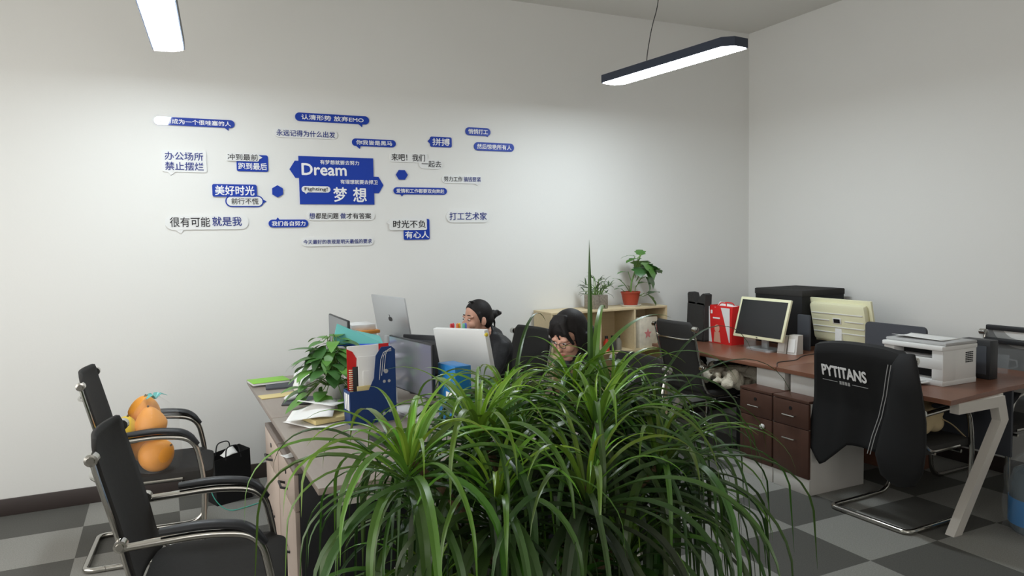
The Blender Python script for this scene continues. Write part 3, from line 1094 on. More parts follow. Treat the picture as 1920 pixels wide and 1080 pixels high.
# clear cup at the desk end
t = thing('cup', 'clear plastic cup with a handle at the far right of the brown desk', 'cup', (4.70, 2.74, DZ))
B().lathe([(0.0, 0.002), (0.038, 0.002), (0.045, 0.11), (0.047, 0.112), (0.042, 0.11), (0.035, 0.006), (0, 0.006)], n=20).obj('cup_body', M_clear, t)
B().tube([(0.03 * 0.7, -0.035, 0.09), (0.03, -0.075, 0.085), (0.03, -0.08, 0.05), (0.02, -0.038, 0.03)], 0.006, 8).obj('handle', M_clear, t)

# red gift bag
t = thing('shopping_bag', 'red and white glossy gift bag at the far end of the brown desk', 'bag', (4.215, 4.66, DZ), 0.0)
hw, hd, H_ = 0.135, 0.065, 0.315
b = B()
prof = [(-hd, -hw), (hd, -hw), (hd, hw), (-hd, hw)]
lo = [b.bm.verts.new((x, y, 0)) for x, y in prof]
md = [b.bm.verts.new((x, y * 1.0, 0.22)) for x, y in prof]
hi = [b.bm.verts.new((x * 0.8, y * 0.98, H_)) for x, y in prof]
b.bm.faces.new(lo[::-1])
for a, c in ((lo, md), (md, hi)):
    for j in range(4):
        b.bm.faces.new((a[j], a[(j + 1) % 4], c[(j + 1) % 4], c[j]))
bag_body = b.obj('bag_body', M_red, t, smooth=False, solid=0.003)
Mf = Matrix(((0, 0, -1, -hd - 0.002), (-1, 0, 0, 0), (0, 1, 0, 0), (0, 0, 0, 1)))
b = B()
b.prism([(0.045, 0.21), (0.01, 0.30), (0.115, 0.30), (0.115, 0.02), (0.108, 0.02)], 0.001, Mf)
b.prism([(-0.134, 0.305), (-0.126, 0.305), (-0.115, 0.12), (-0.095, 0.005), (-0.134, 0.005)], 0.001, Mf)
b.obj('white_band', M_whitea, t, smooth=False)['label'] = 'white diagonal band'
b = B()
b.prism(rrect(-0.085, 0.0, 0.205, 0.217, 0.005), 0.0012, Mf)
b.prism(rrect(-0.112, -0.09, 0.245, 0.275, 0.004), 0.0012, Mf)
b.obj('print_mark', M_let_white, t, smooth=False)
b = B()
b.prism([(x * 0.030 - 0.035, y * 0.033 + 0.125) for x, y in [(math.cos(k * PI / 8), math.sin(k * PI / 8)) for k in range(16)]], 0.0012, Mf)
b.prism([(-0.075, 0.01), (0.01, 0.01), (-0.005, 0.095), (-0.065, 0.095)], 0.0012, Mf)
b.obj('picture', M_skin, t, smooth=False)
b = B()
for s in (-1, 1):
    b.tube(bend([(s * hd * 0.8, -0.05, H_ - 0.02), (s * hd * 0.5, -0.045, H_ + 0.02), (s * hd * 0.3, 0.045, H_ + 0.022), (s * hd * 0.8, 0.05, H_ - 0.02)], 0.03), 0.005, 8)
b.obj('handle', M_red, t)
sheet('tissue_paper', 'crumpled white tissue sticking out of the red gift bag', 0.08, 0.19, (4.215, 4.65, DZ + 0.29), 0.2, curl=0.035, cat='tissue')

# black tote with two raised flaps
t = thing('bag', 'black cloth bag with two upright handle flaps behind the red bag', 'bag', (4.14, 4.905, DZ))
b = B()
Mx = Matrix(((0, 0, 1, -0.05), (1, 0, 0, 0), (0, 1, 0, 0), (0, 0, 0, 1)))
b.prism([(-0.105, 0), (0.10, 0), (0.105, 0.16), (0.11, 0.335), (-0.112, 0.325), (-0.108, 0.16)], 0.1, Mx)
bmesh.ops.bevel(b.bm, geom=list(b.bm.edges), offset=0.015, segments=2, affect='EDGES')
b.obj('bag_body', M_black_fab, t)
for pts in ([(-0.11, 0.30), (0.0, 0.30), (-0.015, 0.335), (-0.055, 0.39), (-0.085, 0.41), (-0.118, 0.40)], [(0.005, 0.30), (0.108, 0.30), (0.112, 0.40), (0.10, 0.415), (0.05, 0.41), (0.03, 0.36)]):
    b = B()
    b.prism(pts, 0.07, Mx @ Matrix.Translation((0, 0, 0.015)))
    b.obj('flap', M_black_fab, t, smooth=False)

# cable on desk
simple('cable', 'thin black cable lying across the brown desktop joint', 'cable', B().tube(bend([(3.72, 3.62, DZ + 0.004), (3.85, 3.75, DZ + 0.004), (4.0, 3.72, DZ + 0.004), (4.2, 3.85, DZ + 0.004), (4.36, 3.86, DZ + 0.004)], 0.1), 0.003, 6), M_black_pl, (0, 0, 0))

# ------------------------------------------------------------------ jacket over the chair
JX, JY = 3.93, 2.80
cp = [(1.03, -0.36), (0.93, -0.345), (0.83, -0.32), (0.73, -0.295), (0.63, -0.275), (0.5, -0.27), (0.2, -0.27)]


def jx(z):
    for (za, xa), (zb, xb) in zip(cp[:-1], cp[1:]):
        if za >= z >= zb:
            return JX + xa + (xb - xa) * (za - z) / (za - zb) - 0.062
    return JX + cp[0][1] - 0.062


t = thing('jacket', 'black baseball jacket with white lettering draped over a chair back', 'jacket', (JX - 0.3, JY, 0))
off = Vector((-(JX - 0.3), -JY, 0))


def jsurf(u, v):
    zb = 0.40 - 0.17 * max(0, 1 - abs(u - 0.14) / 0.2) - 0.05 * max(0, 0.2 - u)
    yy = JY + (0.5 - u) * 2 * ((0.305 + 0.16 * v) if u < 0.5 else (0.25 + 0.03 * v))
    if v < 0.14:
        k = v / 0.14
        a = PI * k
        x = JX - 0.345 + 0.055 * math.cos(a) - 0.012
        z = 0.985 + 0.045 * math.sin(a) - (0.10 * (1 - k) ** 2)
        z -= 0.03 * (2 * abs(u - 0.5)) ** 3
    else:
        k = (v - 0.14) / 0.86
        z = 0.975 + (zb - 0.975) * k - 0.03 * (2 * abs(u - 0.5)) ** 3 * (1 - k)
        x = jx(z) + 0.012 * math.sin(u * 13 + k * 2) * k + 0.006 * math.sin(u * 31 + 1) * k
    return Vector((x, yy, z)) + off


B().grid(jsurf, 30, 34).obj('body', M_jacket, t, solid=0.014)
pts = [(jx(0.97) + 0.02, 2.545, 0.99), (jx(0.93) - 0.01, 2.535, 0.93), (jx(0.8) - 0.015, 2.55, 0.8), (jx(0.65) - 0.02, 2.565, 0.65), (jx(0.5) - 0.02, 2.59, 0.5), (jx(0.4) - 0.02, 2.61, 0.38), (jx(0.3) - 0.01, 2.62, 0.29), (jx(0.3) - 0.0, 2.62, 0.255)]
b = B()
b.tube([Vector(q) + off for q in pts], [0.05, 0.075, 0.10, 0.12, 0.14, 0.145, 0.11, 0.05], 20, flat=(1.0, 0.42))
b.obj('sleeve', M_jacket, t)
b = B()
for dy in (0.0, 0.018):
    b.tube([Vector((jx(z) - 0.026 - 0.012 * (1 - abs(z - 0.6)), y + dy, z)) + off for z, y in ((0.93, 2.598), (0.85, 2.625), (0.75, 2.655), (0.62, 2.70), (0.5, 2.745), (0.39, 2.775))], 0.0022, 6)
b.obj('piping', M_grey_scan, t)
zc_ = 0.83
sl = (jx(0.90) - jx(0.76)) / 0.14
Mt = Matrix.Translation(Vector((jx(zc_) - 0.014, 2.935, zc_)) + off) @ Matrix(((0, sl * 0.9, -1, 0), (-1, 0, 0, 0), (0, 1, sl, 0), (0, 0, 0, 1))) @ Matrix.Rotation(-0.02, 4, 'Z')
text_obj('lettering', 'PYTITANS', 0.30, 0.064, M_let_white, t, Mt, 0.04, 0.001, 0.0)
b = B()
for x0, x1 in ((-0.155, -0.05), (0.05, 0.155)):
    b.box2((x0, -0.062, 0), (x1, -0.059, 0.001))
for k in range(4):
    b.box2((-0.036 + k * 0.019, -0.072, 0), (-0.022 + k * 0.019, -0.052, 0.001))
b.bm.transform(Mt)
b.obj('print_line', M_grey_scan, t, smooth=False)

# cream cloth on the jacket chair seat
b = B()
for (x, y, z, r) in ((3.94, 2.72, 0.55, 0.075), (3.98, 2.69, 0.60, 0.06), (3.93, 2.76, 0.61, 0.06), (4.0, 2.70, 0.53, 0.06), (3.90, 2.70, 0.52, 0.055), (3.97, 2.74, 0.65, 0.04)):
    b.ell((x - 3.94, y - 2.72, z - 0.47), (r, r * 0.9, r * 0.95), Matrix.Rotation(random.random(), 3, 'X'))
me = remeshed(b, 0.012, 4)
t = thing('bag', 'cream cloth bag bundled on the chair seat beside the jacket', 'bag', (3.94, 2.72, 0.475))
mesh_obj('bundle', me, M_cloth_cream, t)
B().tube(bend([(0.05, -0.05, 0.1), (0.12, -0.09, 0.06), (0.17, -0.12, 0.0), (0.2, -0.13, -0.03)], 0.05), 0.012, 8, flat=(1, 0.3)).obj('strap', M_cloth_cream, t)
# cream fleece on the far chair
b = B()
for k in range(60):
    b.ell((random.uniform(-0.2, 0.22), random.uniform(-0.2, 0.2), random.uniform(0.03, 0.12)), [random.uniform(0.02, 0.075) for _ in range(3)], u=10, v=7)
me = remeshed(b, 0.010, 1)
o = mesh_obj('blanket', me, M_fluff)
o.location = (3.90, 4.28, 0.50)
tag(o, 'cream fluffy blanket heaped on the chair under the brown desk', 'blanket')

# under the brown desk
t = thing('box', 'brown cardboard box on the floor under the brown desk end', 'box', (4.62, 3.42, 0), 0.1)
M_card = mat('cardboard', (124, 84, 66), 0.8)
B().box2((-0.14, -0.2, 0), (0.14, 0.2, 0.28), bev=0.004).obj('body', M_card, t)
B().box2((-0.142, -0.025, 0.06), (0.142, 0.025, 0.2825), bev=0.001).obj('tape', M_edge, t)
t = thing('dark_case', 'black case standing under the brown desk behind the fleece', 'case', (4.12, 4.12, 0))  # best-guess filler for the dark area under the desk
B().box2((-0.2, -0.28, 0.02), (0.2, 0.12, 0.40), bev=0.03).obj('shell', M_jacket, t)
B().tube(bend([(0, -0.15, 0.39), (0, -0.15, 0.43), (0, 0.0, 0.43), (0, 0.0, 0.39)], 0.02), 0.008, 8).obj('handle', M_black_pl, t)

# bottled water in clear plastic
t = thing('water_bottle', 'large water bottle with a blue label wrapped in clear plastic', 'bottle', (4.235, 2.24, 0))
M_water = mat('bottle_plastic', (96, 112, 122), 0.15, alpha=0.75)
B().lathe([(0, 0), (0.13, 0), (0.145, 0.02), (0.148, 0.1), (0.14, 0.12), (0.148, 0.14), (0.148, 0.27), (0.13, 0.33), (0.05, 0.38), (0.03, 0.39), (0.03, 0.42), (0, 0.42)], n=32).obj('bottle_body', M_water, t)
B().lathe([(0.1485, 0.05), (0.1515, 0.05), (0.1515, 0.19), (0.1485, 0.19)], n=40).obj('label_band', M_blue_pl, t)
b = B()
for a in (3.55, 3.85, 4.15):
    c = Vector((0.153 * math.cos(a), 0.153 * math.sin(a), 0.11))
    Mx = Matrix.Translation(c) @ Matrix.Rotation(a, 4, 'Z')
    b.box(c, (0.002, 0.03, 0.012), Mx.to_3x3())
    b.box(c + Vector((0, 0, 0.017)), (0.002, 0.024, 0.008), Mx.to_3x3())
    b.box(c + Vector((0, 0, -0.017)), (0.002, 0.024, 0.008), Mx.to_3x3())
b.obj('red_print', M_red, t, smooth=False)
b = B()


def filmfn(u, v):
    a = u * 2 * PI
    r = 0.165 * (1 - 0.75 * max(0, (v - 0.72) / 0.28) ** 1.3) + 0.008 * math.sin(9 * a + 5 * v) + 0.006 * math.sin(17 * a - 9 * v)
    return Vector((r * math.cos(a), r * math.sin(a), 0.01 + 0.45 * v))


b.grid(filmfn, 60, 20)
b.obj('plastic_wrap', M_clear, t)


# ------------------------------------------------------------------ things on the oak desk
def book(name, label, w_, d_, h_, loc, rz, cover, cat='notebook', pages=True, group=None):
    t = thing(name, label, cat, loc, rz, group)
    if pages:
        B().box2((-w_ / 2 + 0.003, -d_ / 2 + 0.003, 0.002), (w_ / 2 - 0.003, d_ / 2 - 0.003, h_ - 0.002)).obj('pages', M_paper, t)
        B().box2((-w_ / 2, -d_ / 2, h_ - 0.002), (w_ / 2, d_ / 2, h_), bev=0.0005).obj('cover', cover, t)
        B().box2((-w_ / 2, -d_ / 2, 0), (w_ / 2, d_ / 2, 0.002), bev=0.0005).obj('back_cover', M_paper, t)
    else:
        B().box2((-w_ / 2, -d_ / 2, 0), (w_ / 2, d_ / 2, h_), bev=0.003).obj('cover', cover, t)
    return t


book('notebook', 'thin black notebook lying under the lime one at the wall end of the oak desk', 0.19, 0.26, 0.012, (0.65, 4.73, DZ), -0.1, M_dark_grey, pages=False)
book('notebook', 'lime green notebook at the wall end of the oak desk', 0.23, 0.17, 0.014, (0.585, 4.82, DZ + 0.0125), 0.12, M_green)
book('envelope', 'manila envelope lying on the oak desk near the white mouse', 0.22, 0.11, 0.006, (0.59, 4.40, DZ), 0.1, M_yellow, 'envelope', pages=False)
t = thing('drawing_tablet', 'black tablet pad under the white mouse', 'tablet', (0.70, 4.17, DZ), -0.25)
B().box2((-0.12, -0.10, 0), (0.12, 0.10, 0.008), bev=0.003).obj('body', M_black_pl, t)
B().box2((-0.11, -0.09, 0.008), (0.08, 0.09, 0.009)).obj('surface', M_dark_grey, t)
t = thing('computer_mouse', 'white computer mouse on the black tablet pad', 'mouse', (0.638, 4.215, DZ + 0.009), 0.5)
B().ell((0, 0, 0.012), (0.055, 0.031, 0.018)).obj('shell', M_white_pl, t)
B().tube([(0.028, 0, 0.027), (0.04, 0, 0.023)], 0.004, 8).obj('wheel', M_grey_scan, t)

# papers
sheet('paper_sheet', 'white sheet at the bottom of the messy pile next to the navy file', 0.21, 0.29, (0.67, 3.62, DZ), 0.5, curl=0.004, group='loose papers on the oak desk')
book('notepad', 'cream notepad in the middle of the messy paper pile', 0.20, 0.20, 0.022, (0.71, 3.66, DZ + 0.008), 0.25, M_yellow, 'notepad', False)
sheet('paper_sheet', 'crumpled white sheet on top of the messy pile next to the navy file', 0.22, 0.26, (0.65, 3.68, DZ + 0.032), -0.3, curl=0.035, group='loose papers on the oak desk')
sheet('paper_sheet', 'half curled sheet near the pothos pot', 0.18, 0.2, (0.72, 3.74, DZ + 0.068), 0.9, curl=0.02, group='loose papers on the oak desk')
sheet('paper_sheet', 'white paper scrap on the pale drawer cabinet', 0.08, 0.06, (0.50, 3.42, 0.66), 0.4, curl=0.01)

# navy magazine file with papers
MFX, MFY = 0.905, 3.535
t = thing('magazine_file', 'navy cardboard magazine file with pale label stripes', 'file holder', (MFX, MFY, DZ), 0.06)
Mx = Matrix(((1, 0, 0, 0), (0, 0, -1, 0), (0, 1, 0, 0), (0, 0, 0, 1)))
prof = [(-0.115, 0), (0.12, 0), (0.12, 0.355), (0.10, 0.372), (0.05, 0.372), (0.02, 0.33), (0.008, 0.22), (-0.02, 0.165), (-0.115, 0.165)]
for yy, lab in ((-0.05, 'near'), (0.053, 'far')):
    b = B()
    b.prism(prof, 0.003, Mx @ Matrix.Translation((0, 0, -yy)))
    b.obj('side', M_blueboard, t, smooth=False)
B().box2((-0.115, -0.05, 0), (-0.112, 0.05, 0.165)).obj('spine', M_blueboard, t, smooth=False)
B().box2((0.117, -0.05, 0), (0.12, 0.05, 0.355)).obj('back', M_blueboard, t, smooth=False)
B().box2((-0.112, -0.05, 0), (0.117, 0.05, 0.003)).obj('bottom', M_blueboard, t, smooth=False)
b = B()
for k in range(3):
    b.box2((-0.1165, -0.040 + k * 0.028, 0.07), (-0.1152, -0.022 + k * 0.028, 0.15))
b.obj('label_stripe', M_paper, t, smooth=False)
b = B()
for k in range(3):
    b.tube([(0.035 + k * 0.012, -0.0545, 0.21 + k * 0.02), (0.045 + k * 0.013, -0.0545, 0.31 + k * 0.012), (0.06 + k * 0.012, -0.0545, 0.345 + k * 0.006), (0.10, -0.0545, 0.35 + k * 0.006)], 0.0012, 5)
b.obj('white_line', M_paper, t)
b = B()
for (x, z, r) in ((0.07, 0.25, 0.012), (0.06, 0.20, 0.008), (0.085, 0.20, 0.008), (0.055, 0.04, 0.009), (0.085, 0.05, 0.008)):
    b.prism([(x + r * math.cos(k * PI / 3), z + r * math.sin(k * PI / 3)) for k in range(6)], 0.001, Mx @ Matrix.Translation((0, 0, 0.0535)))
b.obj('printed_flower', M_grey_scan, t, smooth=False)


def upright(name, label, x0, x1, y, z0, z1, th, m_, rz=0.06, tiltx=0.0, cat='paper', group=None):
    b = B()
    b.box2((x0, -th / 2, 0), (x1, th / 2, z1 - z0), bev=min(0.001, th / 3))
    o = b.obj(name, m_, None, (MFX, y, z0), (tiltx, 0, rz))
    return tag(o, label, cat, group)


t = thing('folder', 'tall red and white folder standing at the back of the navy file', 'folder', (MFX, MFY + 0.03, DZ + 0.004), 0.06)
B().box2((-0.10, -0.004, 0), (0.112, 0.004, 0.372), bev=0.001).obj('sheet', M_paper, t)
b = B()
b.prism([(-0.102, 0.0), (-0.07, 0.0), (-0.062, 0.31), (-0.085, 0.34), (-0.102, 0.35), (-0.104, 0.20)], 0.0012, Mx @ Matrix.Translation((0, 0, 0.0045)))
b.prism([(-0.104, 0.24), (-0.06, 0.24), (-0.055, 0.31), (-0.075, 0.345), (-0.104, 0.36)], 0.0013, Mx @ Matrix.Translation((0, 0, 0.0046)))
b.prism([(0.06, 0.335), (0.113, 0.335), (0.113, 0.374), (0.06, 0.374)], 0.0013, Mx @ Matrix.Translation((0, 0, 0.0046)))
b.obj('red_print', M_red, t, smooth=False)
t = thing('notebook', 'spiral bound black notebook standing in the navy file', 'notebook', (MFX, MFY + 0.014, DZ + 0.004), 0.06)
B().box2((-0.078, -0.004, 0), (0.05, 0.004, 0.27), bev=0.001).obj('cover', M_black_pl, t)
b = B()
for k in range(24):
    z = 0.012 + k * 0.0106
    b.tube([(-0.088 + 0.009 * math.cos(a), 0.009 * math.sin(a), z) for a in [q * PI / 4 for q in range(9)]], 0.0014, 5)
b.obj('spiral', M_cream, t)
upright('paper_sheet', 'tall printed white sheet standing in the navy file', -0.055, 0.10, MFY - 0.002, DZ + 0.004, DZ + 0.325, 0.003, M_paper, group='papers in the navy file')
upright('paper_sheet', 'short white card standing in front of the tall sheet in the navy file', -0.035, 0.06, MFY - 0.018, DZ + 0.004, DZ + 0.255, 0.003, M_paper, group='papers in the navy file')
upright('envelope', 'brown envelope showing low at the front of the navy file', -0.07, 0.08, MFY - 0.032, DZ + 0.004, DZ + 0.185, 0.004, M_yellow, cat='envelope', group='papers in the navy file')

# stack with teal pouch
t = thing('letter_tray', 'white stacked letter tray under the teal pouch', 'tray', (1.03, 3.93, DZ))
for k in range(4):
    B().box2((-0.11, -0.09, k * 0.082), (0.11, 0.09, k * 0.082 + 0.012), bev=0.003).obj('tray', M_white_pl, t)
for x, y in ((-0.105, -0.085), (0.105, -0.085), (-0.105, 0.085), (0.105, 0.085)):
    B().tube([(x, y, 0), (x, y, 0.25)], 0.004, 6).obj('post', M_white_pl, t)
sheet('paper_stack', 'white papers on the top letter tray', 0.2, 0.17, (1.03, 3.93, DZ + 0.258), 0, curl=0.004)
t = thing('zip_pouch', 'translucent teal zip pouch propped on the letter tray', 'pouch', (0.97, 3.98, DZ + 0.27))
b = B()
q = [(-0.15, -0.005, 0.065), (0.12, -0.05, 0.05), (0.125, 0.04, 0.085), (-0.02, 0.07, 0.125), (-0.105, 0.075, 0.165)]
n_ = Vector((0.1, -0.75, 0.65)).normalized() * 0.008
lo = [b.bm.verts.new(Vector(v) - n_) for v in q]
hi = [b.bm.verts.new(Vector(v) + n_) for v in q]
b.bm.faces.new(lo[::-1])
b.bm.faces.new(hi)
for j in range(5):
    b.bm.faces.new((lo[j], lo[(j + 1) % 5], hi[(j + 1) % 5], hi[j]))
b.obj('pouch_body', M_teal, t, smooth=False)
B().tube([(-0.155, -0.012, 0.063), (-0.02, -0.034, 0.056), (0.12, -0.056, 0.05)], 0.006, 8).obj('blue_zip', mat('blue_zip', (52, 96, 214), 0.4), t)
B().box2((-0.06, -0.04, -0.002), (0.1, 0.02, 0.045), bev=0.004).obj('contents', M_paper, t)
t = thing('tub', 'small bright blue tub beside the teal pouch', 'tub', (1.10, 3.885, DZ + 0.263))
B().lathe([(0, 0), (0.032, 0), (0.034, 0.055), (0.03, 0.062), (0, 0.064)], n=20).obj('tub_body', mat('cyan_plastic', (70, 160, 196), 0.35), t)
# white box with orange book
t = thing('storage_box', 'white storage box near the wall behind the teal pouch', 'box', (1.10, 4.5, DZ))
B().box2((-0.08, -0.12, 0), (0.08, 0.12, 0.33), bev=0.004).obj('box_body', M_white_pl, t)
B().box2((-0.083, -0.02, 0.27), (-0.08, 0.04, 0.285), bev=0.001).obj('slot', M_lid_dark, t)
book('book', 'orange book lying on the white storage box', 0.16, 0.2, 0.02, (1.11, 4.47, DZ + 0.33), 0.1, mat('orange_cover', (226, 150, 70), 0.5), 'book', False)
book('box', 'flat white carton on the orange book', 0.15, 0.18, 0.035, (1.10, 4.49, DZ + 0.35), 0.05, M_white_pl, 'box', False)

# crumpled plastic bag
b = B()
for k in range(12):
    b.ell((random.uniform(-0.05, 0.05), random.uniform(-0.06, 0.06), random.uniform(0.03, 0.12)), [random.uniform(0.025, 0.05) for _ in range(3)], Matrix.Rotation(random.random() * 3, 3, 'X'), 8, 6)
me = remeshed(b, 0.012, 1)
for p_ in me.polygons:
    p_.use_smooth = False
o = mesh_obj('plastic_bag', me, M_whitea)
o.location = (0.74, 4.46, DZ)
tag(o, 'crumpled white plastic bag standing behind the pothos', 'bag')

# keyboard
t = thing('keyboard', 'black keyboard at the near end of the oak desk, under the plant leaves', 'keyboard', (0.91, 3.02, DZ), 0.15)
B().box2((-0.075, -0.2, 0), (0.075, 0.2, 0.016), bev=0.004).obj('base', M_black_pl, t)
b = B()
for r in range(5):
    for c in range(15):
        b.box2((-0.065 + r * 0.026, -0.19 + c * 0.0255, 0.016), (-0.043 + r * 0.026, -0.168 + c * 0.0255, 0.023))
b.obj('keys', M_dark_grey, t, smooth=False)
simple('cable', 'pale grey cable curling over the oak desk beside the keyboard', 'cable', B().tube(bend([(1.05, 3.25, DZ + 0.004), (1.1, 3.1, DZ + 0.004), (1.2, 3.0, DZ + 0.004), (1.15, 2.85, DZ + 0.004), (1.3, 2.8, DZ + 0.004)], 0.08), 0.004, 6), M_white_pl, (0, 0, 0))

# blue document box
t = thing('document_box', 'bright blue document box beside the glossy screen', 'file holder', (1.265, 3.26, DZ), 0.15)
B().box2((-0.045, -0.06, 0), (0.045, 0.11, 0.29), bev=0.004).obj('box_body', M_blue_pl, t)
B().box2((-0.0465, -0.03, 0.06), (-0.045, 0.03, 0.16), bev=0.0005).obj('label_patch', M_paper, t)

# pen cup on drawer box
t = thing('drawer_box', 'small white desktop drawer unit behind the white-backed monitor', 'box', (1.60, 4.12, DZ))
B().box2((-0.07, -0.09, 0), (0.07, 0.09, 0.2), bev=0.004).obj('box_body', M_white_pl, t)
B().box2((-0.074, -0.08, 0.11), (-0.07, 0.08, 0.19), bev=0.002).obj('drawer_front', M_grey_scan, t)
t = thing('pen_cup', 'clear cup of coloured markers in front of the tied-back-hair woman', 'cup', (1.605, 4.09, DZ + 0.2))
B().lathe([(0, 0), (0.055, 0), (0.06, 0.10), (0.056, 0.10), (0.052, 0.004), (0, 0.004)], n=20).obj('cup_body', M_white_pl, t)
MK = [('red', (206, 60, 62)), ('crimson', (214, 70, 90)), ('orange', (232, 128, 60)), ('yellow', (230, 196, 50)), ('green', (110, 190, 160)), ('blue', (110, 126, 210))]
for k, (n_, c) in enumerate(MK):
    t = thing('marker', f'{n_} capped marker standing in the pen cup', 'marker', (1.562 + 0.017 * k, 4.11 - 0.008 * k + (0.012 if k % 2 else -0.008), DZ + 0.206), 0, 'markers in the pen cup')
    B().tube([(0, 0, 0), (0, 0, 0.13)], 0.007, 10).obj('barrel', M_white_pl, t)
    B().tube([(0, 0, 0.13), (0, 0, 0.178), (0, 0, 0.184)], [0.0085, 0.008, 0.004], 10).obj('cap', mat('cap_' + n_, c, 0.35), t)
o = B().ell((0, 0, 0.011), (0.011, 0.009, 0.011)).obj('clip', mat('yellow_clip', (224, 200, 60), 0.4), None, (1.487, 3.405, 1.142))
tag(o, 'tiny yellow clip on the corner of the white-backed monitor', 'clip')


# ------------------------------------------------------------------ plants
def leaf_layer(b):
    if b.lay is None:
        b.lay = b.bm.loops.layers.float_color.new('leaf_colour')
    return b.lay


def paint(b, f, c):
    for l in f.loops:
        l[b.lay] = (*c, 1)


def strap(b, base, az, el, L, w_, droop, col, seg=12, wob=0.0, tw=0.0, limit=-1.5):
    leaf_layer(b)
    p = Vector(base)
    e = el
    a = az
    step = L / seg
    prev = None
    for i in range(seg + 1):
        t_ = i / seg
        d = Vector((math.cos(e) * math.cos(a), math.cos(e) * math.sin(a), math.sin(e)))
        side = Vector((-math.sin(a), math.cos(a), 0))
        nrm = side.cross(d)
        s2 = (side * math.cos(tw * t_) + nrm * math.sin(tw * t_)).normalized()
        ww = w_ * (0.55 + 0.45 * min(1, t_ * 5)) * max(0.03, 1 - t_ ** 2.6)
        fold = nrm * (ww * 0.22)
        row = [b.bm.verts.new(p - s2 * ww / 2), b.bm.verts.new(p + fold), b.bm.verts.new(p + s2 * ww / 2)]
        if prev:
            for j in range(2):
                f = b.bm.faces.new((prev[j], prev[j + 1], row[j + 1], row[j]))
                f.smooth = True
                paint(b, f, col)
        prev = row
        p = p + d * step
        e = max(limit, e - droop * (0.35 + 1.3 * t_) / seg * 2)
        a += wob / seg


def heart(b, base, az, el, L, W, col, lobes=0, cup=0.12, curl=0.5):
    """broad leaf from the stalk end, heart shaped (or lobed)"""
    leaf_layer(b)
    n = 9
    d0 = Vector((math.cos(az), math.sin(az), 0))
    side = Vector((-math.sin(az), math.cos(az), 0))
    prev = None
    p = Vector(base)
    e = el
    for i in range(n + 1):
        t_ = i / n
        d = d0 * math.cos(e) + Vector((0, 0, math.sin(e)))
        nr = side.cross(d)
        ww = W * (math.sin(PI * min(1, t_ ** 0.6)) ** 0.8 if t_ < 1 else 0) * 0.5 + 0.0008
        if lobes:
            ww *= 1 + 0.25 * math.sin(t_ * lobes * 2 * PI)
        row = [b.bm.verts.new(p - side * ww + nr * (-ww * cup)), b.bm.verts.new(p + nr * ww * cup * 0.6 * -1), b.bm.verts.new(p + side * ww + nr * (-ww * cup))]
        if prev:
            for j in range(2):
                f = b.bm.faces.new((prev[j], prev[j + 1], row[j + 1], row[j]))
                f.smooth = True
                paint(b, f, col)
        prev = row
        p = p + d * (L / n)
        e -= curl / n


def mixc(a, c, k):
    a, c = lin(a), lin(c)
    return tuple(a[i] + (c[i] - a[i]) * k for i in range(3))


YOUNG, MID, OLD = (134, 180, 56), (68, 104, 42), (42, 60, 33)
# the big strap-leaved plant
PX, PY = 1.12, 2.05
t = thing('potted_plant', 'big bushy strap-leaved plant filling the middle foreground', 'plant', (PX, PY, 0))
B().lathe([(0, 0), (0.17, 0), (0.18, 0.02), (0.235, 0.42), (0.25, 0.42), (0.25, 0.46), (0.225, 0.46), (0.22, 0.41), (0, 0.41)], n=36).obj('pot', mat('grey_pot', (120, 118, 112), 0.6), t)
B().lathe([(0, 0.415), (0.218, 0.412), (0.218, 0.40), (0, 0.40)], n=24).obj('soil', M_soil, t)
ROS = [  # x, y, z of the growing tip (world), size, youth (also paints the lit left and dim right)
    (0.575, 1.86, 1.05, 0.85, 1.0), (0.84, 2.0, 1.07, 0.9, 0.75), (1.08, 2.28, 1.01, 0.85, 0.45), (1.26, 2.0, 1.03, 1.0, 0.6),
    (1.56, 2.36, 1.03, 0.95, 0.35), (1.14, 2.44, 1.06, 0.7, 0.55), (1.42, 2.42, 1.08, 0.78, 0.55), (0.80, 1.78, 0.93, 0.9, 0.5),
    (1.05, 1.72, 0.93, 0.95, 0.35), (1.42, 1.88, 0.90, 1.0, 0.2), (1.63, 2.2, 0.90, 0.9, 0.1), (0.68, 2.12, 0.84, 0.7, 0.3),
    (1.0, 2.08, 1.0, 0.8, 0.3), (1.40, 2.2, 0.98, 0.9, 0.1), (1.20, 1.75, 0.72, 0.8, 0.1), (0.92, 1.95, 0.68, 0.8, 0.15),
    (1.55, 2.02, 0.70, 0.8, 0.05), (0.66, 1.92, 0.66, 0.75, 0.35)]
rnd = random.Random(11)
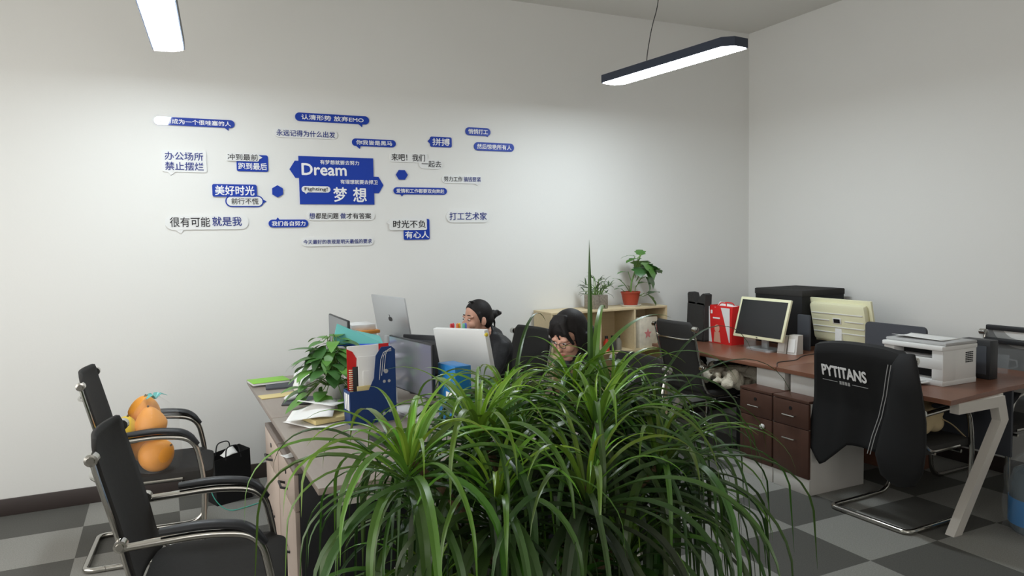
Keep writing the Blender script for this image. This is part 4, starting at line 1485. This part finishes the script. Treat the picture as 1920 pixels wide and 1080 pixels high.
for k, (x, y, z, sz, yo) in enumerate(ROS):
    tip = Vector((x - PX, y - PY, z))
    root = Vector((tip.x * 0.25, tip.y * 0.25, 0.40))
    mid1 = Vector((tip.x * 0.5, tip.y * 0.5, 0.40 + (z - 0.4) * 0.5))
    b = B()
    pts = [root + (mid1 - root) * 0.0, root + (mid1 - root) * 0.5 + Vector((0.01, 0, 0)), mid1, mid1 + (tip - mid1) * 0.6 + Vector((0, 0, 0.02)), tip]
    b.tube(pts, [0.017, 0.015, 0.013, 0.012, 0.010], 8)
    st = b.obj('stem', M_bark, t)
    b = B()
    N = int(62 * sz)
    for i in range(N):
        f_ = i / N            # 0 = innermost, youngest
        az = i * 2.399963 + rnd.uniform(-0.25, 0.25)
        el = math.radians(84 - 88 * f_ ** 0.85 + rnd.uniform(-8, 8))
        L = sz * (0.20 + 0.53 * min(1, f_ * 2.2)) * rnd.uniform(0.8, 1.15)
        wd = (0.014 + 0.013 * min(1, f_ * 2.2)) * rnd.uniform(0.6, 1.25) * (0.9 + 0.1 * sz)
        dr = (0.75 + 1.55 * min(1, f_ * 1.6)) * rnd.uniform(0.75, 1.25)
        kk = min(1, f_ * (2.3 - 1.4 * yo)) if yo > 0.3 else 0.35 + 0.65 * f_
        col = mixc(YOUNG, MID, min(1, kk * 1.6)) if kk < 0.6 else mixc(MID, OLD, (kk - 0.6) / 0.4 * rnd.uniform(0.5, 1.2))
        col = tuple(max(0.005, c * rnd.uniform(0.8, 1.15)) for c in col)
        base = tip + Vector((math.cos(az) * 0.010, math.sin(az) * 0.010, -0.10 * f_))
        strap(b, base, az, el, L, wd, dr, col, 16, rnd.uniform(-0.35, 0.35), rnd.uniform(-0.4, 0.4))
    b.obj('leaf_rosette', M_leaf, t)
# a few single long leaves that stand out
LONG = [((1.50, 2.42, 1.08), 4.18, 1.53, 0.55, 0.022, 0.05, mixc(MID, OLD, 0.3)),
        ((1.50, 2.4, 1.08), 0.9, 0.95, 0.62, 0.030, 0.8, mixc(YOUNG, MID, 0.7)),
        ((1.35, 2.3, 1.05), 0.35, 0.75, 0.75, 0.030, 0.62, mixc(YOUNG, MID, 0.8)),
        ((0.58, 1.87, 1.04), 0.25, 1.30, 0.36, 0.018, 0.85, mixc(YOUNG, MID, 0.3)),
        ((0.86, 2.0, 1.05), 0.4, 1.15, 0.36, 0.026, 0.95, mixc(YOUNG, MID, 0.2)),
        ((0.88, 2.0, 1.05), 0.25, 1.1, 0.34, 0.024, 0.9, mixc(YOUNG, MID, 0.3)),
        ((1.1, 2.3, 1.05), 0.8, 1.2, 0.6, 0.016, 1.05, mixc(MID, OLD, 0.5)),
        ((1.72, 2.25, 0.98), -0.1, 0.7, 0.75, 0.016, 1.15, mixc(MID, OLD, 0.8)),
        ((1.70, 2.3, 1.0), 0.2, 0.9, 0.8, 0.016, 1.1, mixc(MID, OLD, 0.8)),
        ((0.52, 1.9, 1.02), 2.9, 1.0, 0.40, 0.024, 1.5, mixc(MID, OLD, 0.4)),
        ((0.53, 1.85, 1.03), 3.4, 0.8, 0.42, 0.022, 1.5, mixc(YOUNG, MID, 0.5))]
for q, az, el, L, wd, dr, c in LONG:
    b = B()
    strap(b, (q[0] - PX, q[1] - PY, q[2]), az, el, L, wd, dr, c, 14)
    b.obj('long_leaf', M_leaf, t)


def pothos(label, loc, R_, H_, n, seed, potm, pot=(0.06, 0.12), fsz=0.09, cols=((96, 150, 60), (44, 84, 44)), name='potted_plant'):
    r = random.Random(seed)
    t = thing(name, label, 'plant', loc)
    B().lathe([(0, 0), (pot[0] * 0.8, 0), (pot[0], pot[1]), (pot[0] * 0.94, pot[1]), (pot[0] * 0.9, pot[1] - 0.015), (0, pot[1] - 0.015)], n=24).obj('pot', potm, t)
    bs, bl = B(), B()
    for i in range(n):
        az = i * 2.4 + r.uniform(-0.3, 0.3)
        f_ = i / n
        rr = R_ * (0.15 + 0.85 * f_ ** 0.7) * r.uniform(0.7, 1.05)
        zz = pot[1] + H_ * (1 - f_ ** 1.1) * r.uniform(0.7, 1.05) - (0.06 if f_ > 0.75 else 0)
        p2 = Vector((rr * math.cos(az) * 0.75, rr * math.sin(az) * 0.75, zz))
        bs.tube([(0, 0, pot[1] - 0.02), (p2.x * 0.5, p2.y * 0.5, max(pot[1], zz) + 0.02), p2], 0.0025, 5)
        heart(bl, p2, az + r.uniform(-0.5, 0.5), r.uniform(-0.7, 0.4), fsz * r.uniform(0.8, 1.35), fsz * 0.62 * r.uniform(0.8, 1.2), mixc(cols[0], cols[1], r.random()), curl=r.uniform(0.3, 1.2))
    bs.obj('stem', mat('green_stem', (96, 130, 62), 0.5), t)
    bl.obj('foliage', M_leaf2, t)
    return t


pothos('leafy green pothos spilling over the oak desk beside the navy file', (0.81, 3.93, DZ), 0.25, 0.25, 95, 3, M_white_pl, (0.06, 0.13), 0.118, ((104, 158, 66), (58, 100, 50)))
pothos('small pothos half hidden behind the blue document box', (1.36, 3.05, DZ), 0.14, 0.14, 30, 5, M_white_pl, (0.05, 0.1), 0.1)

# ------------------------------------------------------------------ shelf on the back wall
t = thing('bookshelf', 'low pine cubby shelf against the back wall', 'shelf', (3.31, 5.155, 0))
x0, x1, yy0, yy1, zt = -0.565, 0.565, -0.15, 0.15, 1.06
B().box2((x0, yy0, zt - 0.018), (x1, yy1, zt), bev=0.001).obj('top_board', M_pine, t)
B().box2((x0 + 0.016, yy1 - 0.006, 0.02), (x1 - 0.016, yy1, zt - 0.018)).obj('back_board', M_pine, t)
for x in (x0, -0.115, 0.225, x1 - 0.016):
    B().box2((x, yy0, 0), (x + 0.016, yy1 - 0.006, zt - 0.018)).obj('side_board', M_pine, t)
for z in (0.02, 0.355, 0.69):
    B().box2((x0 + 0.016, yy0 + 0.002, z), (x1 - 0.016, yy1 - 0.006, z + 0.016)).obj('shelf_board', M_pine, t)
# on top: succulent in a glass cube, red pot
t = thing('potted_plant', 'small succulent in a square pebble pot on the pine shelf', 'plant', (3.235, 5.12, 1.06), 0.1)
B().box2((-0.072, -0.07, 0), (0.072, 0.07, 0.115), bev=0.006).obj('pot', mat('mosaic_pot', (132, 124, 112), 0.35, var=0.6, vscale=60), t)
bs, bl = B(), B()
r = random.Random(4)
for i in range(26):
    az = r.uniform(0, 6.28)
    rr = r.uniform(0.02, 0.15)
    p2 = Vector((rr * math.cos(az), rr * 0.7 * math.sin(az), 0.10 + r.uniform(0.02, 0.16) * (1.15 - rr * 4)))
    bs.tube([(rr * 0.3 * math.cos(az), 0, 0.08), (p2.x * 0.7, p2.y * 0.7, p2.z), p2], 0.003, 5)
    leaf_layer(bl)
    for q in range(3):
        strap(bl, p2, az + r.uniform(-1.2, 1.2), r.uniform(-0.3, 1.2), r.uniform(0.05, 0.09), 0.014, 0.7, mixc((96, 120, 80), (60, 84, 60), r.random()), 6)
bs.obj('stem', MATS['green_stem'], t)
bl.obj('foliage', M_leaf2, t)
t = thing('potted_plant', 'tall leafy plant in a terracotta pot at the right of the pine shelf', 'plant', (3.58, 5.12, 1.06))
B().lathe([(0, 0.012), (0.058, 0.012), (0.08, 0.115), (0.084, 0.115), (0.084, 0.125), (0.074, 0.125), (0.07, 0.1), (0, 0.1)], n=4 * 6).obj('pot', M_terra, t)
B().lathe([(0, 0), (0.075, 0), (0.088, 0.016), (0.082, 0.016), (0.07, 0.006), (0, 0.006)], n=24).obj('saucer', M_white_pl, t)
b = B()
b.tube([(0, 0, 0.1), (0.01, 0, 0.2), (0.05, 0.0, 0.3), (0.09, 0, 0.4), (0.11, 0, 0.44)], 0.007, 7)
LV = [(0.11, 0.0, 0.43, 1.2, 0.9, 0.08), (0.08, -0.03, 0.40, 3.0, 0.1, 0.12), (0.10, -0.03, 0.37, -1.0, -0.6, 0.16), (0.14, 0.0, 0.36, 0.2, -0.5, 0.15), (0.16, 0.0, 0.31, 0.0, 0.1, 0.15), (0.12, -0.04, 0.30, -0.9, -0.8, 0.15),
      (0.09, -0.02, 0.33, -2.2, -0.3, 0.12), (0.20, 0, 0.29, 0.3, 0.2, 0.12), (-0.02, 0, 0.29, 2.9, 0.2, 0.09), (-0.03, -0.02, 0.17, 2.9, 0.3, 0.09), (0.06, -0.03, 0.19, -0.3, 0.3, 0.1), (-0.11, -0.02, 0.22, 2.9, 0.6, 0.07),
      (-0.09, 0, 0.15, 3.0, 0.3, 0.06), (0.1, -0.06, 0.11, -0.4, -0.5, 0.13), (0.16, -0.04, 0.10, 0.0, 0.4, 0.1), (0.13, 0.03, 0.38, 1.0, -0.2, 0.14), (0.07, 0.03, 0.42, 2.4, 0.2, 0.11), (0.12, -0.05, 0.25, -0.8, -1.0, 0.12)]
bl = B()
r = random.Random(9)
for (x, y, z, az, el, L) in LV:
    b.tube([(0.02 + x * 0.3, 0, max(0.1, z - 0.09)), (x * 0.7, y * 0.6, z - 0.02), (x, y, z)], 0.003, 5)
    heart(bl, (x, y, z), az, el, L * 1.2, L * 1.15, mixc((98, 146, 66), (52, 92, 48), r.random()), 3, 0.1, 0.8)
b.obj('stem', MATS['green_stem'], t)
bl.obj('foliage', M_leaf2, t)
# in the cubbies
t = thing('shopping_bag', 'pale patterned paper bag in the right cubby of the pine shelf', 'bag', (3.70, 5.09, 0.706), 0.15)
M_pat = mat('patterned_paper', (214, 208, 190), 0.7, var=0.25, vscale=22)
B().box2((-0.105, -0.05, 0), (0.105, 0.05, 0.26), bev=0.005).obj('bag_body', M_pat, t)
b = B()
b.prism([(0.045 * (1 if k % 2 == 0 else 0.45) * math.cos(k * PI / 5 + 0.3) - 0.01, 0.12 + 0.045 * (1 if k % 2 == 0 else 0.45) * math.sin(k * PI / 5 + 0.3)) for k in range(10)], 0.001, Matrix(((1, 0, 0, 0), (0, 0, -1, -0.0505), (0, 1, 0, 0), (0, 0, 0, 1))))
b.obj('star_print', mat('pink_print', (206, 130, 130), 0.6), t, smooth=False)
for k, (x, c, nm) in enumerate(((3.30, (190, 60, 40), 'red'), (3.36, (60, 60, 58), 'dark'), (3.42, (120, 116, 104), 'grey'))):
    t = thing('bottle', f'small {nm} bottle in the middle cubby of the pine shelf', 'bottle', (x, 5.07, 0.706), 0, 'bottles in the pine shelf')
    B().lathe([(0, 0), (0.026, 0), (0.026, 0.075), (0.012, 0.095), (0.012, 0.105), (0, 0.105)], n=14).obj('bottle_body', mat(nm + '_bottle', c, 0.35), t)
    B().lathe([(0, 0.105), (0.014, 0.105), (0.014, 0.125), (0, 0.125)], n=14).obj('cap', M_black_pl, t)

# ------------------------------------------------------------------ left chairs: pomelos and bag
def pomelo(label, c, r_, m_, tilt, pear=0.25):
    b = B()
    prof = []
    n = 18
    for i in range(n + 1):
        a = PI * i / n
        z = -math.cos(a)
        rr = math.sin(a) * (1 - pear * max(0, z) * 0.9)
        prof.append((max(0, rr) * r_, z * r_ * (1 + pear * 0.5 * (1 if z > 0 else 0))))
    b.lathe(prof, n=26)
    t = thing('pomelo', label, 'fruit', c, 0, 'pomelos on the chair')
    o = b.obj('fruit', m_, t, rot=tilt)
    s = B().tube([(0, 0, prof[-1][1] - 0.003), (0.002, 0, prof[-1][1] + 0.008)], 0.005, 8).obj('stalk', M_bark, o)
    return t


SZ = 0.47
pomelo('deep orange pomelo lowest on the black chair seat', (-0.065, 4.20, SZ + 0.075), 0.088, M_pomelo, (0.5, 0.9, 0))
pomelo('pear-shaped orange pomelo resting upright on the lowest one', (-0.085, 4.24, SZ + 0.235), 0.08, M_pomelo, (0.15, -0.1, 0), 0.35)
pomelo('orange pomelo highest at the chair back', (-0.115, 4.35, SZ + 0.28), 0.08, M_pomelo, (0.2, 0.1, 0))
pomelo('orange pomelo behind the pear-shaped one on the chair seat', (-0.115, 4.37, SZ + 0.09), 0.088, M_pomelo, (0.3, 0.5, 1))
pomelo('yellow-green pomelo wedged at the left against the backrest', (-0.205, 4.25, SZ + 0.22), 0.062, M_pomelo_y, (0.2, 0.2, 0))
t = thing('plastic_bag', 'clear plastic bag knotted around the pomelos', 'bag', (-0.09, 4.29, SZ))
b = B()
b.grid(lambda u, v: Vector(((0.125 * (1 - max(0, (v - 0.65) / 0.35) ** 1.5 * 0.85) + 0.006 * math.sin(u * 44 + v * 9)) * math.cos(u * 2 * PI) + 0.02,
                            (0.175 * (1 - max(0, (v - 0.65) / 0.35) ** 1.5 * 0.85) + 0.006 * math.sin(u * 37)) * math.sin(u * 2 * PI), 0.002 + 0.375 * v)), 48, 18)
b.obj('film', M_clear, t)
b = B()
for a in (0.2, 1.3, 2.6, 4.0):
    b.tube([(0.03, -0.02, 0.36), (0.03 + 0.03 * math.cos(a), -0.02 + 0.03 * math.sin(a), 0.385), (0.03 + 0.06 * math.cos(a), -0.02 + 0.06 * math.sin(a), 0.37)], [0.006, 0.010, 0.003], 6, flat=(1.6, 0.4))
b.obj('knot', M_teal, t)

t = thing('paper_bag', 'black paper bag on the floor beyond the pomelo chair', 'bag', (0.335, 4.96, 0), 0.35)
hw, hd, H_ = 0.115, 0.075, 0.31
b = B()
prof = [(-hw, -hd), (hw, -hd), (hw, hd), (-hw, hd)]
lo = [b.bm.verts.new((x, y, 0)) for x, y in prof]
hi = [b.bm.verts.new((x * (1.05 if x < 0 else 0.96), y, H_ + (0.015 if x > 0 else -0.02))) for x, y in prof]
b.bm.faces.new(lo[::-1])
for j in range(4):
    b.bm.faces.new((lo[j], lo[(j + 1) % 4], hi[(j + 1) % 4], hi[j]))
b.obj('bag_body', M_jacket, t, smooth=False, solid=0.004)
for s in (-1, 1):
    B().tube(bend([(-0.05, s * hd, H_ - 0.03), (-0.04, s * hd * 0.9, H_ + 0.05), (0.04, s * hd * 0.9, H_ + 0.055), (0.05, s * hd, H_ - 0.03)], 0.03), 0.004, 6).obj('handle', M_black_pl, t)
sheet('paper_sheet', 'crumpled pinkish paper poking out of the black bag', 0.09, 0.07, (0.34, 4.94, 0.29), 0.3, curl=0.035)
simple('cable', 'thin teal cord lying on the floor beside the black bag', 'cable', B().tube(bend([(0.18, 4.75, 0.42), (0.22, 4.72, 0.1), (0.3, 4.70, 0.005), (0.42, 4.74, 0.005), (0.5, 4.78, 0.005)], 0.1), 0.003, 6), mat('teal_cord', (90, 196, 176), 0.5), (0, 0, 0))

# ------------------------------------------------------------------ people
def head_geo(b, M):
    """face looks along local +X"""
    def E_(c, r_, rot=None, u=18, v=12):
        b.ell(M @ Vector(c), r_, M.to_3x3() @ rot if rot is not None else M.to_3x3(), u, v)
    E_((-0.012, 0, 0.03), (0.092, 0.074, 0.088))
    E_((0.030, 0, -0.03), (0.060, 0.061, 0.075))
    E_((0.030, 0, -0.062), (0.055, 0.052, 0.052))
    E_((0.058, 0, -0.096), (0.026, 0.030, 0.022))
    E_((0.088, 0, -0.018), (0.014, 0.011, 0.034), Matrix.Rotation(-0.3, 3, 'Y'))
    E_((0.100, 0, -0.036), (0.014, 0.015, 0.012))
    for s in (-1, 1):
        E_((0.070, s * 0.033, 0.014), (0.018, 0.024, 0.010))
        E_((0.060, s * 0.042, -0.034), (0.028, 0.022, 0.026))
        E_((-0.005, s * 0.076, -0.016), (0.020, 0.009, 0.032))
    E_((0.082, 0, -0.066), (0.013, 0.024, 0.007))
    E_((0.080, 0, -0.077), (0.013, 0.020, 0.008))


def person(label, head, hd_yaw, hd_pitch, pelvis, chest, desk_x, top_m, hair_fn, glasses=False, lid=1.0):
    t = thing('person', label, 'person', (pelvis[0], pelvis[1], 0), 0, 'women seated at the oak desk')
    off = Vector((-pelvis[0], -pelvis[1], 0))
    Hc = Vector(head) + off
    P_ = Vector(pelvis) + off
    C_ = Vector(chest) + off
    Mh = Matrix.Translation(Hc) @ Matrix.Rotation(hd_yaw, 4, 'Z') @ Matrix.Rotation(hd_pitch, 4, 'Y')
    nk = Mh @ Vector((-0.025, 0, -0.07))
    nb = C_ + Vector((0.0, 0, 0.15))
    f = Vector((-1, 0, 0))         # both face -x
    sd = Vector((0, 1, 0))
    sh = [nb + sd * s * 0.17 + Vector((0, 0, -0.035)) for s in (-1, 1)]
    el, wr, hp = [], [], []
    for i, s in enumerate((-1, 1)):
        e_ = sh[i] + f * 0.12 + sd * s * 0.07 + Vector((0, 0, -0.20))
        w_ = Vector((desk_x + off.x - 0.08, sh[i].y - s * 0.03, 0.80))
        el.append(e_)
        wr.append(w_)
        hp.append(w_ + f * 0.07 + Vector((0, 0, -0.01)))
    kn, an, toe = [], [], []
    for i, s in enumerate((-1, 1)):
        kn.append(P_ + f * 0.42 + sd * s * 0.10 + Vector((0, 0, 0.04)))
        an.append(Vector((P_.x - 0.40, P_.y + s * 0.10, 0.09)))
        toe.append(Vector((P_.x - 0.54, P_.y + s * 0.11, 0.045)))
    hips = [P_ + sd * s * 0.09 for s in (-1, 1)]
    ch = [[(P_, 0.13), (P_ + (C_ - P_) * 0.5, 0.115), (C_, 0.125), (nb, 0.07), (nk, 0.052)]]
    for i in range(2):
        ch.append([(nb, 0.07), (sh[i], 0.052), (el[i], 0.040), (wr[i], 0.026)])
        ch.append([(P_, 0.13), (hips[i], 0.09), (kn[i], 0.06), (an[i], 0.038), (toe[i], 0.03)])
    me = skin_mesh(ch, levels=1)
    b = B()
    b.bm.from_mesh(me)
    bpy.data.meshes.remove(me)
    head_geo(b, Mh)
    b.tube([nk + Vector((0, 0, 0.06)), nk, nb], [0.05, 0.048, 0.055], 16)
    # hands: palm and five separate fingers curled towards the desk
    for i, s in enumerate((-1, 1)):
        pw, dr_ = wr[i], f
        b.ell(pw + f * 0.05, (0.045, 0.036, 0.016), None, 14, 10)
        for k in range(4):
            yo = (-0.027 + k * 0.018) * 1.0
            Lf = (0.055, 0.066, 0.062, 0.05)[k if s > 0 else 3 - k]
            p0 = pw + f * 0.085 + sd * yo
            b.tube([p0, p0 + f * Lf * 0.5 + Vector((0, 0, 0.006)), p0 + f * Lf * 0.85 + Vector((0, 0, -0.008)), p0 + f * Lf + Vector((0, 0, -0.024))], [0.0085, 0.008, 0.0075, 0.006], 8)
        p0 = pw + f * 0.03 - sd * s * 0.03
        b.tube([p0, p0 + f * 0.025 - sd * s * 0.022, p0 + f * 0.052 - sd * s * 0.028 + Vector((0, 0, -0.012))], [0.011, 0.009, 0.007], 8)
    body = mesh_obj('body', remeshed(b, 0.0055, 2), M_skin, t)
    # clothing
    j = [[(P_ + Vector((0, 0, -0.02)), 0.155), (P_ + (C_ - P_) * 0.5, 0.145), (C_, 0.155), (nb + Vector((0, 0, -0.02)), 0.095), (nb + (nk - nb) * 0.35, 0.072)]]
    for i in range(2):
        j.append([(nb + Vector((0, 0, -0.02)), 0.095), (sh[i], 0.078), (el[i], 0.066), (wr[i] - f * 0.01, 0.048)])
    me = skin_mesh(j, levels=1)
    b = B()
    b.bm.from_mesh(me)
    bpy.data.meshes.remove(me)
    b.tube([nb + Vector((0, 0, -0.03)), nb + Vector((0, 0, 0.02)), nb + (nk - nb) * 0.7 - f * 0.008], [0.10, 0.082, 0.066], 18)
    mesh_obj('jacket', remeshed(b, 0.012, 3), top_m, t)
    q = [[(P_ + Vector((0, 0, 0.0)), 0.15)] + [(hips[0], 0.105), (kn[0], 0.076), (an[0], 0.052)], [(P_, 0.15), (hips[1], 0.105), (kn[1], 0.076), (an[1], 0.052)]]
    mesh_obj('trousers', skin_mesh(q, levels=1), M_trouser, t)
    for i in range(2):
        B().ell((an[i] + toe[i]) / 2 + Vector((0, 0, -0.025)), (0.11, 0.042, 0.042)).obj('shoe', M_white_pl, t)
    # eyes, brows, lips
    for s in (-1, 1):
        b = B()
        b.ell((0.0800, s * 0.031, -0.003), (0.009, 0.012, 0.0048 * lid), None, 12, 8, 0)
        b.ell((0.0862, s * 0.031, -0.003), (0.0040, 0.0058, 0.0049 * lid), None, 12, 8, 1)
        b.bm.transform(Mh)
        b.obj('eye', [M_white_pl, M_hair], t)
        if lid < 1:
            continue
        b = B()
        b.tube([(0.083, s * 0.016, 0.025), (0.083, s * 0.033, 0.027), (0.070, s * 0.05, 0.018)], [0.003, 0.0035, 0.002], 6)
        b.bm.transform(Mh)
        b.obj('eyebrow', M_hair, t)
    b = B()
    b.ell((0.090, 0, -0.066), (0.008, 0.021, 0.005), None, 12, 8)
    b.ell((0.088, 0, -0.075), (0.008, 0.018, 0.006), None, 12, 8)
    b.bm.transform(Mh)
    b.obj('lips', mat('lips', (186, 104, 98), 0.4), t)
    b = B()
    hair_fn(b)
    b.bm.transform(Mh)
    mesh_obj('hair', remeshed(b, 0.006, 2), M_hair, t)
    if glasses:
        b = B()
        for s in (-1, 1):
            b.tube([(0.098, s * 0.033 + 0.022 * math.cos(a), -0.004 + 0.017 * math.sin(a)) for a in [k * PI / 8 for k in range(17)]], 0.0016, 6)
            b.tube([(0.098, s * 0.055, 0.0), (0.06, s * 0.072, 0.002), (-0.01, s * 0.08, 0.0)], 0.0015, 6)
        b.tube([(0.098, -0.011, 0), (0.102, 0, 0.003), (0.098, 0.011, 0)], 0.0015, 6)
        b.bm.transform(Mh)
        b.obj('glasses', M_black_pl, t)
    return t


def cap(b, c, r_, rot, pt, nrm):
    """ellipsoid cut by a slanted hairline plane"""
    q = bmesh.new()
    bmesh.ops.create_uvsphere(q, u_segments=28, v_segments=20, radius=1.0)
    Mx = Matrix.Translation(c) @ Matrix.Rotation(rot, 4, 'Y') @ Matrix.Diagonal((*r_, 1))
    q.transform(Mx)
    bmesh.ops.bisect_plane(q, geom=list(q.verts) + list(q.edges) + list(q.faces), plane_co=pt, plane_no=nrm, clear_outer=True)
    bmesh.ops.holes_fill(q, edges=[x for x in q.edges if len(x.link_faces) == 1], sides=0)
    tmp = bpy.data.meshes.new('t')
    q.to_mesh(tmp)
    q.free()
    b.bm.from_mesh(tmp)
    bpy.data.meshes.remove(tmp)


def hair_tied(b):
    cap(b, (-0.014, 0, 0.031), (0.097, 0.081, 0.095), 0, (0.067, 0, 0.075), (0.84, 0, -0.54))
    b.ell((-0.055, 0, -0.005), (0.062, 0.074, 0.075))
    b.ell((-0.122, 0, 0.015), (0.034, 0.035, 0.034))
    b.tube([(-0.13, 0, 0.015), (-0.17, -0.02, 0.010), (-0.215, -0.035, 0.018)], [0.026, 0.016, 0.012], 10)
    b.tube([(-0.13, 0, 0.02), (-0.165, 0.0, 0.035), (-0.19, -0.01, 0.03)], [0.022, 0.012, 0.005], 10)
    b.tube([(-0.12, 0, 0.0), (-0.145, -0.01, -0.04), (-0.14, 0.0, -0.075)], [0.014, 0.009, 0.005], 8)
    b.tube([(0.04, 0.02, 0.112), (0.068, 0.022, 0.115), (0.084, 0.024, 0.104)], [0.010, 0.006, 0.003], 8)
    for s in (-1, 1):
        b.tube([(0.03, s * 0.068, 0.04), (0.02, s * 0.075, 0.0), (0.015, s * 0.074, -0.03)], [0.014, 0.009, 0.004], 8)


def hair_bob(b):
    cap(b, (-0.022, 0, 0.036), (0.102, 0.088, 0.098), 0, (0.058, 0, 0.07), (0.80, 0, -0.6))
    b.ell((-0.055, 0, -0.03), (0.070, 0.088, 0.115))
    for s in (-1, 1):
        b.ell((-0.005, s * 0.074, -0.03), (0.042, 0.022, 0.11))
        b.tube([(0.05, s * 0.03, 0.10), (0.070, s * 0.055, 0.05), (0.052, s * 0.068, -0.02)], [0.018, 0.014, 0.008], 8)
    r = random.Random(5)
    for k in range(13):
        y = -0.054 + k * 0.009
        b.tube([(0.015, y * 0.6, 0.124), (0.052, y * 0.9, 0.102), (0.072 - abs(y) * 0.25, y * 1.05, 0.062), (0.080 - abs(y) * 0.4, y * 1.15, r.uniform(0.002, 0.03))], [0.009, 0.008, 0.007, 0.003], 6)
    for k in range(16):
        a = PI * 0.42 + k * PI * 1.16 / 15
        b.tube([(-0.05 + 0.078 * math.cos(a), 0.086 * math.sin(a), 0.0), (-0.05 + 0.090 * math.cos(a), 0.096 * math.sin(a), -0.09), (-0.045 + 0.085 * math.cos(a), 0.092 * math.sin(a), -0.15 - r.uniform(0, 0.02))], [0.018, 0.015, 0.004], 6)


person('woman in a black padded jacket with hair tied in a bun, looking left', (1.87, 4.43, 1.125), PI + 0.16, 0.0, (2.12, 4.60, 0.52), (2.0, 4.5, 0.82), 1.68, M_puffer, hair_tied)
person('woman with loose black bob bent over the desk behind the big plant', (1.90, 3.27, 1.135), PI + 0.30, 0.42, (2.08, 3.26, 0.52), (1.98, 3.26, 0.84), 1.68, M_jacket, hair_bob, True, 0.45)
